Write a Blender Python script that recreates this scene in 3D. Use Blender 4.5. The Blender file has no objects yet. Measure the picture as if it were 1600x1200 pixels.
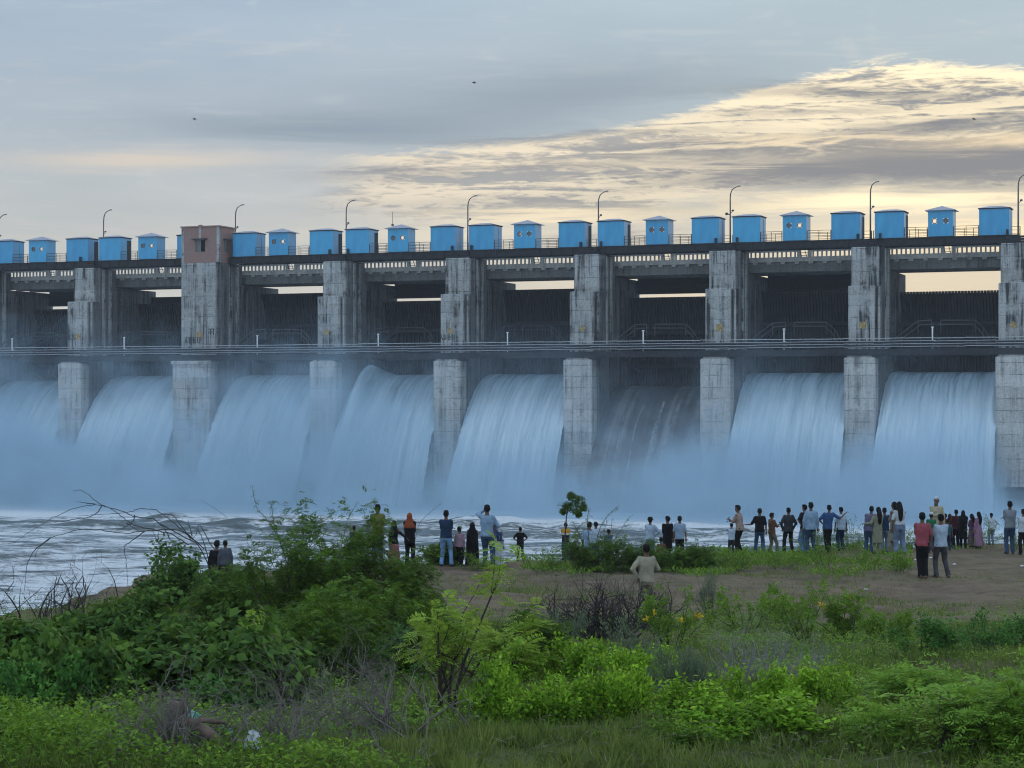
import bpy, bmesh, math, random
import numpy as np
from mathutils import Vector, Matrix
PI = math.pi
rad = math.radians
SC = bpy.context.scene
COL = SC.collection
random.seed(7)
RNG = np.random.default_rng(7)

# ------------------------------------------------------------------ camera
EYE = 12.0                      # metres above the river
FPX = 3150.0                    # focal length in photo pixels (1600 wide)
HOR = 625.0
cam_d = bpy.data.cameras.new('camera')
cam_d.sensor_width = 36.0
cam_d.lens = FPX / 1600 * 36
cam_d.shift_y = (HOR - 600) / 1600
cam_d.clip_start = 0.1
cam_d.clip_end = 20000
cam = bpy.data.objects.new('camera', cam_d)
COL.objects.link(cam)
cam.location = (0, 0, EYE)
cam.rotation_euler = (PI / 2, 0, 0)
SC.camera = cam

# ------------------------------------------------------------------ mesh helper
class MB:
    def __init__(self):
        self.v = []; self.f = []; self.m = []; self.mi = 0
    def add(self, vs, fs, mi=None):
        b = len(self.v)
        self.v.extend([tuple(p) for p in vs])
        self.f.extend([tuple(i + b for i in f) for f in fs])
        self.m.extend([self.mi if mi is None else mi] * len(fs))
        return self
    def box(self, x0, x1, y0, y1, z0, z1, mi=None):
        return self.add([(x0,y0,z0),(x1,y0,z0),(x1,y1,z0),(x0,y1,z0),(x0,y0,z1),(x1,y0,z1),(x1,y1,z1),(x0,y1,z1)],
                        [(0,3,2,1),(4,5,6,7),(0,1,5,4),(1,2,6,5),(2,3,7,6),(3,0,4,7)], mi)
    def cbox(self, x0, x1, y0, y1, z0, z1, c=0.06, mi=None):
        """box with chamfered vertical and top edges"""
        def ring(i, z): return [(x0+i+c,y0+i,z),(x1-i-c,y0+i,z),(x1-i,y0+i+c,z),(x1-i,y1-i-c,z),(x1-i-c,y1-i,z),(x0+i+c,y1-i,z),(x0+i,y1-i-c,z),(x0+i,y0+i+c,z)]
        vs = ring(0, z0) + ring(0, z1-c) + ring(c, z1)
        fs = [tuple(reversed(range(8))), tuple(range(16, 24))]
        for r in (0, 8):
            for k in range(8):
                fs.append((r+k, r+(k+1) % 8, r+8+(k+1) % 8, r+8+k))
        return self.add(vs, fs, mi)
    def tube(self, pts, rs, n=5, mi=None, cap=True):
        pts = [Vector(p) for p in pts]
        if not hasattr(rs, '__len__'): rs = [rs] * len(pts)
        vs = []; fs = []
        ref = None
        for i, p in enumerate(pts):
            t = (pts[min(i+1, len(pts)-1)] - pts[max(i-1, 0)])
            if t.length < 1e-9: t = Vector((0, 0, 1))
            t.normalize()
            if ref is None:
                ref = Vector((1, 0, 0)) if abs(t.x) < .8 else Vector((0, 1, 0))
            a = t.cross(ref)
            if a.length < 1e-6: a = t.orthogonal()
            a.normalize(); b = t.cross(a); ref = -b.cross(t) if False else ref
            for k in range(n):
                w = 2 * PI * k / n
                vs.append(p + (a * math.cos(w) + b * math.sin(w)) * rs[i])
        for i in range(len(pts) - 1):
            for k in range(n):
                fs.append((i*n+k, i*n+(k+1) % n, (i+1)*n+(k+1) % n, (i+1)*n+k))
        if cap and n > 2:
            fs.append(tuple(reversed(range(n)))); fs.append(tuple(range((len(pts)-1)*n, len(pts)*n)))
        return self.add(vs, fs, mi)
    def rings(self, rings, n=14, mi=None):
        """loft of ellipses: (cx, cy, z, rx, ry)"""
        vs = []; fs = []
        for (cx, cy, z, rx, ry) in rings:
            for k in range(n):
                w = 2 * PI * k / n
                vs.append((cx + rx*math.cos(w), cy + ry*math.sin(w), z))
        for i in range(len(rings) - 1):
            for k in range(n):
                fs.append((i*n+k, i*n+(k+1) % n, (i+1)*n+(k+1) % n, (i+1)*n+k))
        fs.append(tuple(reversed(range(n)))); fs.append(tuple(range((len(rings)-1)*n, len(rings)*n)))
        return self.add(vs, fs, mi)
    def ball(self, c, r, nu=10, nv=7, mi=None):
        if not hasattr(r, '__len__'): r = (r, r, r)
        vs = [(c[0], c[1], c[2]-r[2])]; fs = []
        for j in range(1, nv):
            a = -PI/2 + PI*j/nv
            for k in range(nu):
                w = 2*PI*k/nu
                vs.append((c[0]+r[0]*math.cos(a)*math.cos(w), c[1]+r[1]*math.cos(a)*math.sin(w), c[2]+r[2]*math.sin(a)))
        vs.append((c[0], c[1], c[2]+r[2])); L = len(vs)-1
        for k in range(nu):
            fs.append((0, 1+(k+1) % nu, 1+k)); fs.append((L, L-nu+k, L-nu+(k+1) % nu))
        for j in range(nv-2):
            for k in range(nu):
                a = 1+j*nu
                fs.append((a+k, a+(k+1) % nu, a+nu+(k+1) % nu, a+nu+k))
        return self.add(vs, fs, mi)
    def capsule(self, a, b, ra, rb, n=10):
        a = Vector(a); b = Vector(b); d = b - a; L = max(d.length, 1e-6); d.normalize()
        pts = []; rs = []
        for t in (-.96, -.7, -.35, 0):
            pts.append(a + d*(ra*t)); rs.append(ra*math.sqrt(max(0, 1-t*t)))
        for t in (0, .35, .7, .96):
            pts.append(b + d*(rb*t)); rs.append(rb*math.sqrt(max(0, 1-t*t)))
        return self.tube(pts, rs, n)
    def shift(self, o):
        self.v = [(x-o[0], y-o[1], z-o[2]) for x, y, z in self.v]; return self
    def mesh(self, name, mats, smooth=False):
        me = bpy.data.meshes.new(name)
        me.from_pydata(self.v, [], self.f)
        for m in (mats if isinstance(mats, (list, tuple)) else [mats]): me.materials.append(m)
        if len(set(self.m)) > 1 or (self.m and self.m[0]): me.polygons.foreach_set('material_index', self.m)
        if smooth: me.polygons.foreach_set('use_smooth', [True]*len(me.polygons))
        me.update()
        return me
    def build(self, name, mats, parent=None, loc=None, rz=0, smooth=False):
        return link(name, self.mesh(name, mats, smooth), parent, loc, rz)

def link(name, me, parent=None, loc=None, rz=0):
    o = bpy.data.objects.new(name, me); COL.objects.link(o)
    if parent: o.parent = parent
    if loc is not None: o.location = loc
    o.rotation_euler = (0, 0, rz)
    return o
def empty(name, loc, rz=0):
    o = bpy.data.objects.new(name, None); COL.objects.link(o)
    o.location = loc; o.rotation_euler = (0, 0, rz); o.empty_display_size = .3
    return o
def tag(o, label=None, cat=None, group=None, kind=None):
    if label: o['label'] = label
    if cat: o['category'] = cat
    if group: o['group'] = group
    if kind: o['kind'] = kind
    return o
def copy_tree(o, kids):
    c = o.copy(); COL.objects.link(c)
    for ch in kids:
        d = ch.copy(); COL.objects.link(d); d.parent = c
    return c
def np_mesh(name, V, F, mat, smooth=False):
    """V (n,3), F (m,k) arrays -> mesh, fast"""
    me = bpy.data.meshes.new(name)
    V = np.asarray(V, dtype=np.float32); F = np.asarray(F, dtype=np.int32); k = F.shape[1]
    me.vertices.add(len(V)); me.vertices.foreach_set('co', V.ravel())
    me.loops.add(F.size); me.loops.foreach_set('vertex_index', F.ravel())
    me.polygons.add(len(F))
    me.polygons.foreach_set('loop_start', np.arange(0, F.size, k, dtype=np.int32))
    me.polygons.foreach_set('loop_total', np.full(len(F), k, dtype=np.int32))
    if smooth: me.polygons.foreach_set('use_smooth', np.ones(len(F), dtype=bool))
    for m in (mat if isinstance(mat, (list, tuple)) else [mat]): me.materials.append(m)
    me.update(calc_edges=True); me.validate()
    return me

# ------------------------------------------------------------------ materials
class NT:
    """small node-tree writer"""
    def __init__(self, name=None, tree=None):
        if tree is None:
            self.mat = bpy.data.materials.new(name); self.mat.use_nodes = True; tree = self.mat.node_tree
        self.t = tree; tree.nodes.clear()
    def n(self, typ, ins=None, **props):
        nd = self.t.nodes.new(typ)
        for k, v in props.items(): setattr(nd, k, v)
        for k, v in (ins or {}).items(): self.put(nd.inputs[k], v)
        return nd
    def put(self, sock, v):
        if isinstance(v, bpy.types.NodeSocket): self.t.links.new(v, sock)
        elif isinstance(v, bpy.types.Node): self.t.links.new(v.outputs[0], sock)
        else:
            if hasattr(sock.default_value, '__len__') and hasattr(v, '__len__') and len(sock.default_value) == 4 and len(v) == 3: v = (*v, 1)
            sock.default_value = v
    def math(self, op, a, b=0.0, c=0.0, clamp=False):
        return self.n('ShaderNodeMath', {0: a, 1: b, 2: c}, operation=op, use_clamp=clamp).outputs[0]
    def mix(self, f, a, b, blend='MIX'):
        nd = self.n('ShaderNodeMix', data_type='RGBA', blend_type=blend)
        self.put(nd.inputs[0], f); self.put(nd.inputs[6], a); self.put(nd.inputs[7], b)
        return nd.outputs[2]
    def noise(self, vec, scale, detail=4, rough=.55, dist=0.0):
        return self.n('ShaderNodeTexNoise', {'Vector': vec, 'Scale': scale, 'Detail': detail, 'Roughness': rough, 'Distortion': dist}).outputs[0]
    def ramp(self, f, stops):
        nd = self.n('ShaderNodeValToRGB', {0: f}); cr = nd.color_ramp
        while len(cr.elements) < len(stops): cr.elements.new(.5)
        for e, (p, c) in zip(cr.elements, stops):
            e.position = p; e.color = (c, c, c, 1) if not hasattr(c, '__len__') else (*c, 1)
        return nd.outputs[0]
    def mr(self, f, a, b, c=0.0, d=1.0, smooth=False):
        nd = self.n('ShaderNodeMapRange', {0: f, 1: a, 2: b, 3: c, 4: d}, interpolation_type='SMOOTHSTEP' if smooth else 'LINEAR')
        return nd.outputs[0]
    def map(self, vec, scale=(1, 1, 1), loc=(0, 0, 0), rot=(0, 0, 0)):
        return self.n('ShaderNodeMapping', {'Vector': vec, 'Scale': scale, 'Location': loc, 'Rotation': rot}).outputs[0]
    def coord(self, which='Object'): return self.n('ShaderNodeTexCoord').outputs[which]
    def bump(self, h, strength=.4, dist=.05):
        return self.n('ShaderNodeBump', {'Height': h, 'Strength': strength, 'Distance': dist}).outputs[0]
    def out(self, s=None, v=None):
        o = self.n('ShaderNodeOutputMaterial')
        if s is not None: self.put(o.inputs['Surface'], s)
        if v is not None: self.put(o.inputs['Volume'], v)
        return self.mat
    def pbr(self, col, rough=.8, metal=0.0, normal=None, spec=.3):
        p = self.n('ShaderNodeBsdfPrincipled', {'Base Color': col, 'Roughness': rough, 'Metallic': metal, 'Specular IOR Level': spec})
        if normal is not None: self.put(p.inputs['Normal'], normal)
        return p.outputs[0]

def simple(name, col, rough=.75, metal=0.0, var=.18, scale=9.0, spec=.3):
    t = NT(name); c = t.coord()
    f = t.noise(c, scale, 5)
    d = tuple(x*(1-var) for x in col); l = tuple(min(1, x*(1+var)) for x in col)
    return t.out(t.pbr(t.mix(t.mr(f, .3, .7), d, l), rough, metal, t.bump(f, .15, .02), spec))

def concrete(name, base, dark, stain=.6, lines=.5):
    t = NT(name); c = t.n('ShaderNodeNewGeometry').outputs['Position']
    sep = t.n('ShaderNodeSeparateXYZ', {0: c})
    blot = t.noise(c, .55, 8, .62)
    fine = t.noise(c, 5.0, 6, .6)
    streak = t.noise(t.map(c, (1.5, 1.5, .07)), 1.0, 6, .62, .4)
    streak2 = t.noise(t.map(c, (4.5, 4.5, .22)), 1.0, 3, .6)
    wob = t.noise(t.map(c, (.5, .5, 2.)), 1.0, 3)
    zz = t.math('ADD', t.math('MULTIPLY', sep.outputs[2], .82), t.math('MULTIPLY', wob, .16))
    ln = t.mr(t.math('FRACT', zz), 0.0, .085, 1.0, 0.0)
    broken = t.mr(t.noise(c, 1.3, 4), .38, .6)
    ln = t.math('MULTIPLY', t.math('MULTIPLY', ln, broken), lines)
    lift = t.n('ShaderNodeTexWhiteNoise', {'W': t.math('ADD', t.math('FLOOR', zz), t.math('MULTIPLY', t.math('FLOOR', t.math('MULTIPLY', t.math('ADD', sep.outputs[0], 300.0), .075)), 13.7))}, noise_dimensions='1D').outputs[0]
    k = t.math('ADD', t.mr(streak, .47, .62), t.math('MULTIPLY', t.mr(streak2, .52, .66), .7))
    k = t.math('MULTIPLY', k, t.mr(blot, .38, .58, .12, 1.0))
    k = t.math('ADD', k, t.math('MULTIPLY', t.mr(t.noise(c, 1.6, 8, .7), .56, .70), .55))
    k = t.math('MULTIPLY', k, stain, clamp=True)
    lo = tuple(x*.72 for x in base); hi = tuple(x*1.2 for x in base)
    col = t.mix(t.mr(t.math('ADD', t.math('MULTIPLY', fine, .82), t.math('MULTIPLY', lift, .18)), .3, .7), lo, hi)
    col = t.mix(k, col, dark)
    col = t.mix(ln, col, tuple(x*.5 for x in dark))
    return t.out(t.pbr(col, .9, 0, t.bump(t.math('SUBTRACT', fine, t.math('MULTIPLY', ln, .8)), .5, .06), .2))

M = {}
M['conc_side'] = concrete('streaked_shaded_concrete', (.15, .152, .155), (.035, .037, .04), 1.0, .25)  # streak stain, plus shade of the side faces put into the darker base colour
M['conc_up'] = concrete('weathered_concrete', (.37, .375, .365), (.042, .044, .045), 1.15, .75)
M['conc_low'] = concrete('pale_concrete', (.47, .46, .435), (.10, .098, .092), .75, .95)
M['conc_dark'] = concrete('damp_concrete', (.10, .105, .11), (.03, .032, .036), .8, .3)
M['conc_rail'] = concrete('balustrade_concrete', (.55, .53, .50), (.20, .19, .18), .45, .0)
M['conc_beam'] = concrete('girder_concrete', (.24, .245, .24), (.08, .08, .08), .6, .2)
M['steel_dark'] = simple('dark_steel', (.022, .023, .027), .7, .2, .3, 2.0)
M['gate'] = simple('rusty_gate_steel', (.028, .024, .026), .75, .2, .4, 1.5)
M['rail'] = simple('painted_rail', (.40, .41, .42), .5, .2, .2, 3)
M['rail_dark'] = simple('dark_rail', (.05, .05, .055), .6, .3)
M['white'] = simple('white_paint', (.75, .75, .74), .5)
M['galv'] = simple('galvanised_pole', (.10, .10, .11), .5, .5)
M['lampgrey'] = simple('lamp_grey', (.16, .16, .17), .5, .3)
M['ochre'] = simple('faded_yellow_paint', (.33, .24, .10), .85, 0, .55, 5)
M['graffiti'] = simple('graffiti_paint', (.035, .04, .045), .9)

def blue_paint():
    t = NT('blue_sheet_paint'); c = t.coord()
    w = t.n('ShaderNodeTexWave', {'Vector': c, 'Scale': 2.2, 'Distortion': 0.0, 'Detail': 0}, bands_direction='X').outputs[1]
    f = t.noise(t.map(c, (1, 1, .35)), 1.4, 5)
    oi = t.n('ShaderNodeObjectInfo').outputs['Random']
    col = t.mix(t.mr(t.math('ADD', f, t.math('MULTIPLY', oi, .25)), .35, .8), (.016, .235, .46), (.026, .32, .56))
    dirt = t.noise(t.map(c, (5, 5, .5)), 1.0, 6, .65)
    col = t.mix(t.mr(dirt, .58, .8, 0, .35), col, (.10, .13, .15))
    return t.out(t.pbr(col, .27, 0, t.bump(t.math('ADD', w, t.math('MULTIPLY', f, .9)), .10, .03), .6))
M['blue'] = blue_paint()
M['roof'] = simple('pale_roof_sheet', (.30, .31, .36), .45, .4, .2, 3)
M['glass'] = simple('dusty_window', (.10, .11, .11), .25, 0, .2, 5, .5)

def brick():
    t = NT('red_brick'); c = t.coord()
    g = t.n('ShaderNodeSeparateXYZ', {0: c})
    vec = t.n('ShaderNodeCombineXYZ', {0: t.math('ADD', g.outputs[0], g.outputs[1]), 1: g.outputs[2], 2: 0.0})
    b = t.n('ShaderNodeTexBrick', {'Vector': vec, 'Color1': (.33, .15, .11, 1), 'Color2': (.25, .105, .08, 1), 'Mortar': (.27, .23, .21, 1), 'Scale': 1.0, 'Mortar Size': .012, 'Brick Width': .24, 'Row Height': .085})
    f = t.noise(c, 1.1, 7, .65)
    col = t.mix(t.mr(f, .45, .68, .1, .65), b.outputs[0], (.22, .19, .18))
    return t.out(t.pbr(col, .9, 0, t.bump(t.math('ADD', b.outputs[1], f), .4, .02)))
M['brick'] = brick()

def leafmat(name, dark, mid, light, trans=.3):
    t = NT(name)
    g = t.n('ShaderNodeNewGeometry')
    r = g.outputs['Random Per Island']
    big = t.noise(g.outputs['Position'], 1.7, 3)
    k = t.math('ADD', t.math('MULTIPLY', r, .6), t.math('MULTIPLY', t.mr(big, .3, .7), .4))
    col = t.ramp(k, [(0.05, dark), (.5, mid), (.95, light)])
    d = t.pbr(col, .7, 0, None, .12)
    tr = t.n('ShaderNodeBsdfTranslucent', {'Color': t.mix(.5, col, light)})
    return t.out(t.n('ShaderNodeMixShader', {0: trans, 1: d, 2: tr.outputs[0]}).outputs[0])
M['leaf_acacia'] = leafmat('thorn_bush_leaves', (0.018, 0.042, 0.006), (0.058, 0.122, 0.015), (0.154, 0.254, 0.027))
M['leaf_vine'] = leafmat('creeper_leaves', (0.018, 0.044, 0.009), (0.058, 0.122, 0.022), (0.130, 0.230, 0.033))
M['leaf_lime'] = leafmat('bright_herb_leaves', (0.034, 0.076, 0.006), (0.138, 0.281, 0.018), (0.384, 0.638, 0.049), .35)
M['leaf_sprout'] = leafmat('yellow_green_leaves', (0.143, 0.242, 0.028), (0.242, 0.374, 0.044), (0.374, 0.484, 0.077), .4)
M['leaf_grey'] = leafmat('grey_green_leaves', (0.066, 0.102, 0.06), (0.12, 0.168, 0.096), (0.192, 0.24, 0.144))
M['leaf_feather'] = leafmat('feathery_leaves', (.07, .15, .02), (.16, .30, .035), (.27, .42, .06), .35)
M['leaf_deep'] = leafmat('deep_green_leaves', (0.021, 0.061, 0.013), (0.059, 0.166, 0.030), (0.138, 0.314, 0.052))
M['leaf_weed'] = leafmat('weed_leaves', (0.037, 0.074, 0.011), (0.109, 0.207, 0.024), (0.253, 0.402, 0.043))
M['grass'] = leafmat('grass_blades', (.05, .085, .02), (.115, .18, .035), (.23, .26, .07), .3)
M['petal'] = leafmat('yellow_petals', (.55, .34, .01), (.68, .45, .02), (.78, .58, .05), .3)
M['twig'] = simple('brown_twig', (.055, .042, .034), .9)
M['twig_dark'] = simple('dark_dead_twig', (.032, .027, .028), .9)
M['twig_grey'] = simple('grey_dead_twig', (.16, .14, .122), .9)
M['twig_mauve'] = simple('mauve_grey_twig', (.20, .185, .195), .9)
M['straw'] = simple('dry_straw', (.13, .11, .075), .9, 0, .4)
M['bark'] = simple('rough_bark', (.14, .10, .08), .95, 0, .4, 14)
# ------------------------------------------------------------------ world and sun
SUN_AZ, SUN_EL = rad(10.5), rad(6.5)
def make_world():
    w = bpy.data.worlds.new('World'); SC.world = w; w.use_nodes = True
    t = NT(tree=w.node_tree); t.mat = None
    d = t.coord('Generated')
    s = t.n('ShaderNodeSeparateXYZ', {0: d})
    az = t.math('ARCTAN2', s.outputs[0], s.outputs[1])
    el = t.math('ARCSINE', s.outputs[2])
    U = t.math('DIVIDE', az, .25)            # -1 .. 1 across the view
    E = t.math('DIVIDE', el, .2)             # 0 horizon .. 1 top of view
    sky = t.n('ShaderNodeTexSky', sky_type='NISHITA', sun_disc=False, sun_elevation=SUN_EL, sun_rotation=SUN_AZ,
              altitude=300, air_density=1.0, dust_density=1.6, ozone_density=2.0)
    # thin high veil: pale and warm low towards the sun, cooler overhead
    cool = t.ramp(t.math('MULTIPLY', E, .5), [(0, (.50, .47, .41)), (.17, (.47, .455, .41)), (.25, (.42, .435, .435)), (.34, (.35, .40, .445)), (.5, (.32, .40, .49)), (1, (.17, .24, .40))])
    warm = t.ramp(t.math('MULTIPLY', E, .5), [(0, (.78, .60, .36)), (.17, (.60, .51, .36)), (.24, (.47, .455, .40)), (.34, (.355, .415, .445)), (.5, (.37, .455, .50)), (1, (.18, .25, .40))])
    veil = t.mix(t.mr(U, -.7, .75, 0, 1, True), cool, warm)
    P = t.n('ShaderNodeCombineXYZ', {0: U, 1: E, 2: 0.0}).outputs[0]
    n1 = t.noise(t.map(P, (1.5, 8, 1), (0, 0, 0), (0, 0, rad(7))), 1.0, 7, .58, .5)
    n2 = t.noise(t.map(P, (3.2, 30, 1), (3, 1, 0), (0, 0, rad(6))), 1.0, 9, .64, 1.1)
    n3 = t.noise(t.map(P, (16, 60, 1), (1, 5, 0), (0, 0, rad(-10))), 1.0, 6, .62, 1.2)
    nb = t.noise(t.map(P, (1.1, 15, 1), (7, 2, 0), (0, 0, rad(6))), 1.0, 6, .6, .6)
    # broad soft grey patches and faint wisps everywhere
    col = t.mix(t.mr(n1, .38, .66, 0, .55), veil, t.mix(1.0, veil, (.80, .85, .90), 'MULTIPLY'))
    col = t.mix(t.mr(n2, .56, .78, 0, .38), col, t.mix(.5, col, (.72, .66, .55)))
    fil = t.noise(t.map(P, (3.0, 7, 1), (2, 9, 0), (0, 0, rad(-38))), 1.0, 6, .6, 1.4)
    col = t.mix(t.mr(fil, .60, .76, 0, .28), col, (.62, .60, .55))
    def gauss(cu, ce, wu, we, tilt=0.0, warp=.05):
        ee = t.math('SUBTRACT', E, t.math('ADD', t.math('MULTIPLY', t.math('SUBTRACT', U, cu), tilt), ce))
        ee = t.math('ADD', ee, t.math('MULTIPLY', t.math('SUBTRACT', n1, .5), warp))
        ee = t.math('ADD', ee, t.math('MULTIPLY', t.math('SUBTRACT', n2, .5), warp*1.3))
        a = t.math('POWER', t.math('DIVIDE', t.math('SUBTRACT', U, cu), wu), 2.0)
        b = t.math('POWER', t.math('DIVIDE', ee, we), 2.0)
        return t.math('EXPONENT', t.math('MULTIPLY', t.math('ADD', a, b), -1.0))
    # slate patch of clear air above the bright bank
    slate = t.math('ADD', gauss(.10, .75, .42, .075, .10, .06), gauss(-.40, .665, .35, .04, 0, .05))
    col = t.mix(t.math('MULTIPLY', slate, .8, clamp=True), col, (.205, .26, .315))
    # sun-lit bank of cirrus: top edge curve and lower fade
    crv = t.n('ShaderNodeFloatCurve', {1: t.mr(U, -1, 1.5)})
    c = crv.mapping.curves[0]
    pts = [(-1, .50), (-.48, .60), (-.2, .625), (.05, .655), (.25, .69), (.5, .775), (.76, .825), (1, .80), (1.5, .72)]
    while len(c.points) < len(pts): c.points.new(.5, .5)
    for p, (u, e) in zip(c.points, pts): p.location = ((u+1)/2.5, e)
    crv.mapping.update()
    edge = t.math('ADD', crv.outputs[0], t.math('ADD', t.math('MULTIPLY', t.math('SUBTRACT', n2, .5), .075), t.math('MULTIPLY', t.math('SUBTRACT', n3, .5), .055)))
    below = t.math('SUBTRACT', edge, E)
    thick = t.mr(U, -.5, 1.0, .155, .38)
    bank = t.math('MULTIPLY', t.mr(below, 0, .028, 0, 1, True), t.math('SUBTRACT', 1.0, t.mr(t.math('ADD', below, t.math('MULTIPLY', t.math('SUBTRACT', n2, .5), .10)), t.math('MULTIPLY', thick, .68), t.math('MULTIPLY', thick, 1.02), 0, 1, True)))
    bank = t.math('MULTIPLY', bank, t.mr(t.math('ADD', U, t.math('MULTIPLY', n1, .3)), -.30, -.08, 0, 1, True))
    body = t.math('ADD', t.math('ADD', t.math('MULTIPLY', n2, .45), t.math('MULTIPLY', n3, .25)), t.math('MULTIPLY', nb, .3))
    body = t.math('ADD', body, t.mr(below, 0, .05, .06, 0))
    lit = t.mix(t.mr(U, -.3, .8), (.66, .57, .44), (.95, .80, .53))
    shade = t.mix(t.mr(U, -.3, .8), (.31, .30, .29), (.22, .215, .215))
    bc = t.mix(t.mr(body, .455, .545, 0, 1, True), shade, lit)
    col = t.mix(t.math('MULTIPLY', bank, t.mr(body, .30, .5, .55, 1.0)), col, bc)
    # lower left wisp
    wl = gauss(-.72, .582, .24, .022, .03, .04)
    col = t.mix(t.math('MULTIPLY', wl, .85, clamp=True), col, (.58, .50, .41))
    # grey cloud bars in front of the glow, right of centre
    for (cu, ce, wu, we, tl, k) in ((.70, .745, .30, .018, -.03, .85), (.86, .672, .32, .024, .12, 1.0), (.80, .578, .50, .056, .04, 1.5), (1.05, .51, .35, .035, 0, .7), (.42, .545, .22, .018, .14, .6), (.02, .645, .22, .010, .02, .5), (.40, .612, .30, .020, .10, .7), (.62, .70, .22, .012, .06, .7), (.10, .575, .26, .012, .04, .5), (-.25, .555, .16, .016, .03, .5), (.3, .655, .2, .010, .05, .6), (.3, .47, .35, .02, .02, .6), (.18, .40, .14, .016, 0, .6), (-.05, .50, .25, .02, .02, .35)):
        g = gauss(cu, ce, wu, we, tl, .07)
        col = t.mix(t.math('MULTIPLY', t.math('MULTIPLY', g, k), t.mr(body, .36, .56, 1.15, .75), clamp=True), col, (.155, .16, .175))
    # glow low on the right, and bright scraps above the deck
    for (cu, ce, wu, we, k, cc) in ((.74, .478, .34, .026, 1.0, (1.0, .83, .52)), (.86, .40, .3, .04, .8, (1.0, .78, .44)), (1.15, .62, .3, .02, .8, (.95, .73, .42)), (.08, .455, .25, .015, .85, (.82, .68, .45)), (-.08, .41, .3, .02, .6, (.74, .63, .45)), (.62, .635, .25, .012, .7, (.88, .70, .44)), (.30, .585, .3, .014, .5, (.74, .62, .43))):
        col = t.mix(t.math('MULTIPLY', gauss(cu, ce, wu, we, .02, .08), k, clamp=True), col, cc)
    front = t.math('MULTIPLY', t.mr(s.outputs[1], -.3, .8, 0, 1, True), t.mr(E, 1.2, 4.5, 1, .05, True))
    fac = t.math('ADD', .30, t.math('MULTIPLY', front, .66))
    behind = t.mix(t.mr(s.outputs[2], 0, .9), (1.02, 1.24, 1.45), (1.15, 1.48, 1.85))
    out = t.mix(fac, t.mix(.7, sky.outputs[0], t.mix(1.0, behind, (10, 10, 10), 'MULTIPLY')), t.mix(1.0, col, (10, 10, 10), 'MULTIPLY'))
    bg = t.n('ShaderNodeBackground', {'Color': out, 'Strength': .1})
    o = t.n('ShaderNodeOutputWorld'); t.put(o.inputs[0], bg.outputs[0])
    w.cycles.sampling_method = 'MANUAL'; w.cycles.sample_map_resolution = 1024
make_world()
sd = bpy.data.lights.new('sun', 'SUN'); sd.energy = 0.9; sd.angle = rad(10); sd.color = (1, .82, .6)
so = bpy.data.objects.new('sun', sd); COL.objects.link(so)
dirv = Vector((math.sin(SUN_AZ)*math.cos(SUN_EL), math.cos(SUN_AZ)*math.cos(SUN_EL), math.sin(SUN_EL)))
so.rotation_euler = dirv.to_track_quat('Z', 'Y').to_euler()
so.location = (30, 260, 80)
vs = SC.view_settings
SC.display_settings.display_device = 'sRGB'
vs.view_transform = 'Standard'; vs.look = 'None'; vs.exposure = 0.29; vs.gamma = 1.0
try: vs.use_curve_mapping = False
except Exception: pass

# ------------------------------------------------------------------ terrain
_DY = [-4000, -20, 0, 6, 10, 14, 20, 30, 40, 44, 48, 55, 60, 65, 70, 75, 80, 95, 5000]
_DD = [1.6, 1.6, 1.6, 1.85, 2.2, 2.55, 3.0, 3.75, 4.5, 4.72, 4.8, 4.88, 5.05, 5.2, 5.35, 5.48, 5.6, 6, 8]
_EX = [-4000, -60, -14, -11.5, -10, -7.5, -4.5, -3, 2, 5, 8, 10, 14, 18, 25, 60, 4000]
_EY = [36, 36, 38, 42, 55.5, 59.5, 62.5, 63.5, 64, 67, 71, 72, 74.5, 77, 79, 84, 90]
def _hump(X, Y):
    return (.05*np.sin(X*.9+.3*Y)+.045*np.sin(Y*1.3-X*.4+1)+.03*np.sin(X*2.3+1.7*Y)+.02*np.sin(3.7*X-2.9*Y+2)+.012*np.sin(7.1*X+5.3*Y))
def drop(X, Y):
    X = np.asarray(X, float); Y = np.asarray(Y, float)
    d = np.interp(Y, _DY, _DD)
    e = np.interp(X, _EX, _EY)
    past = np.maximum(0, Y-e)
    d = d + np.where(past < 2, .14*past**2, .56+.62*(past-2))
    d = d - _hump(X, Y)*np.clip((Y-6)/8, 0, 1)
    return np.minimum(d, 14.0)
def gz(X, Y): return float(EYE - drop(X, Y))
def at(px, py, y0=12.0):
    """point on the ground seen at a photo pixel"""
    for Y in np.arange(y0, 90, .08):
        X = (px-800)/FPX*Y
        if HOR + FPX*drop(X, Y)/Y <= py: return (float(X), float(Y), gz(X, Y))
    return (float((px-800)/FPX*70), 70.0, gz((px-800)/FPX*70, 70))
def axis(core0, core1, step, far):
    a = np.arange(core0, core1+1e-6, step); g = []
    q = step
    p = core1
    while p < far: q *= 1.35; p += q; g.append(p)
    h = []; q = step; p = core0
    while p > -far: q *= 1.35; p -= q; h.append(p)
    return np.array(h[::-1] + list(a) + g)
def grid(name, xs, ys, Z, mat):
    nx, ny = len(xs), len(ys)
    XX, YY = np.meshgrid(xs, ys)
    V = np.stack([XX.ravel(), YY.ravel(), Z(XX, YY).ravel()], 1)
    i = np.arange(nx-1)[None, :] + nx*np.arange(ny-1)[:, None]
    F = np.stack([i, i+1, i+1+nx, i+nx], -1).reshape(-1, 4)
    return link(name, np_mesh(name, V, F, mat, True))

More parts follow.
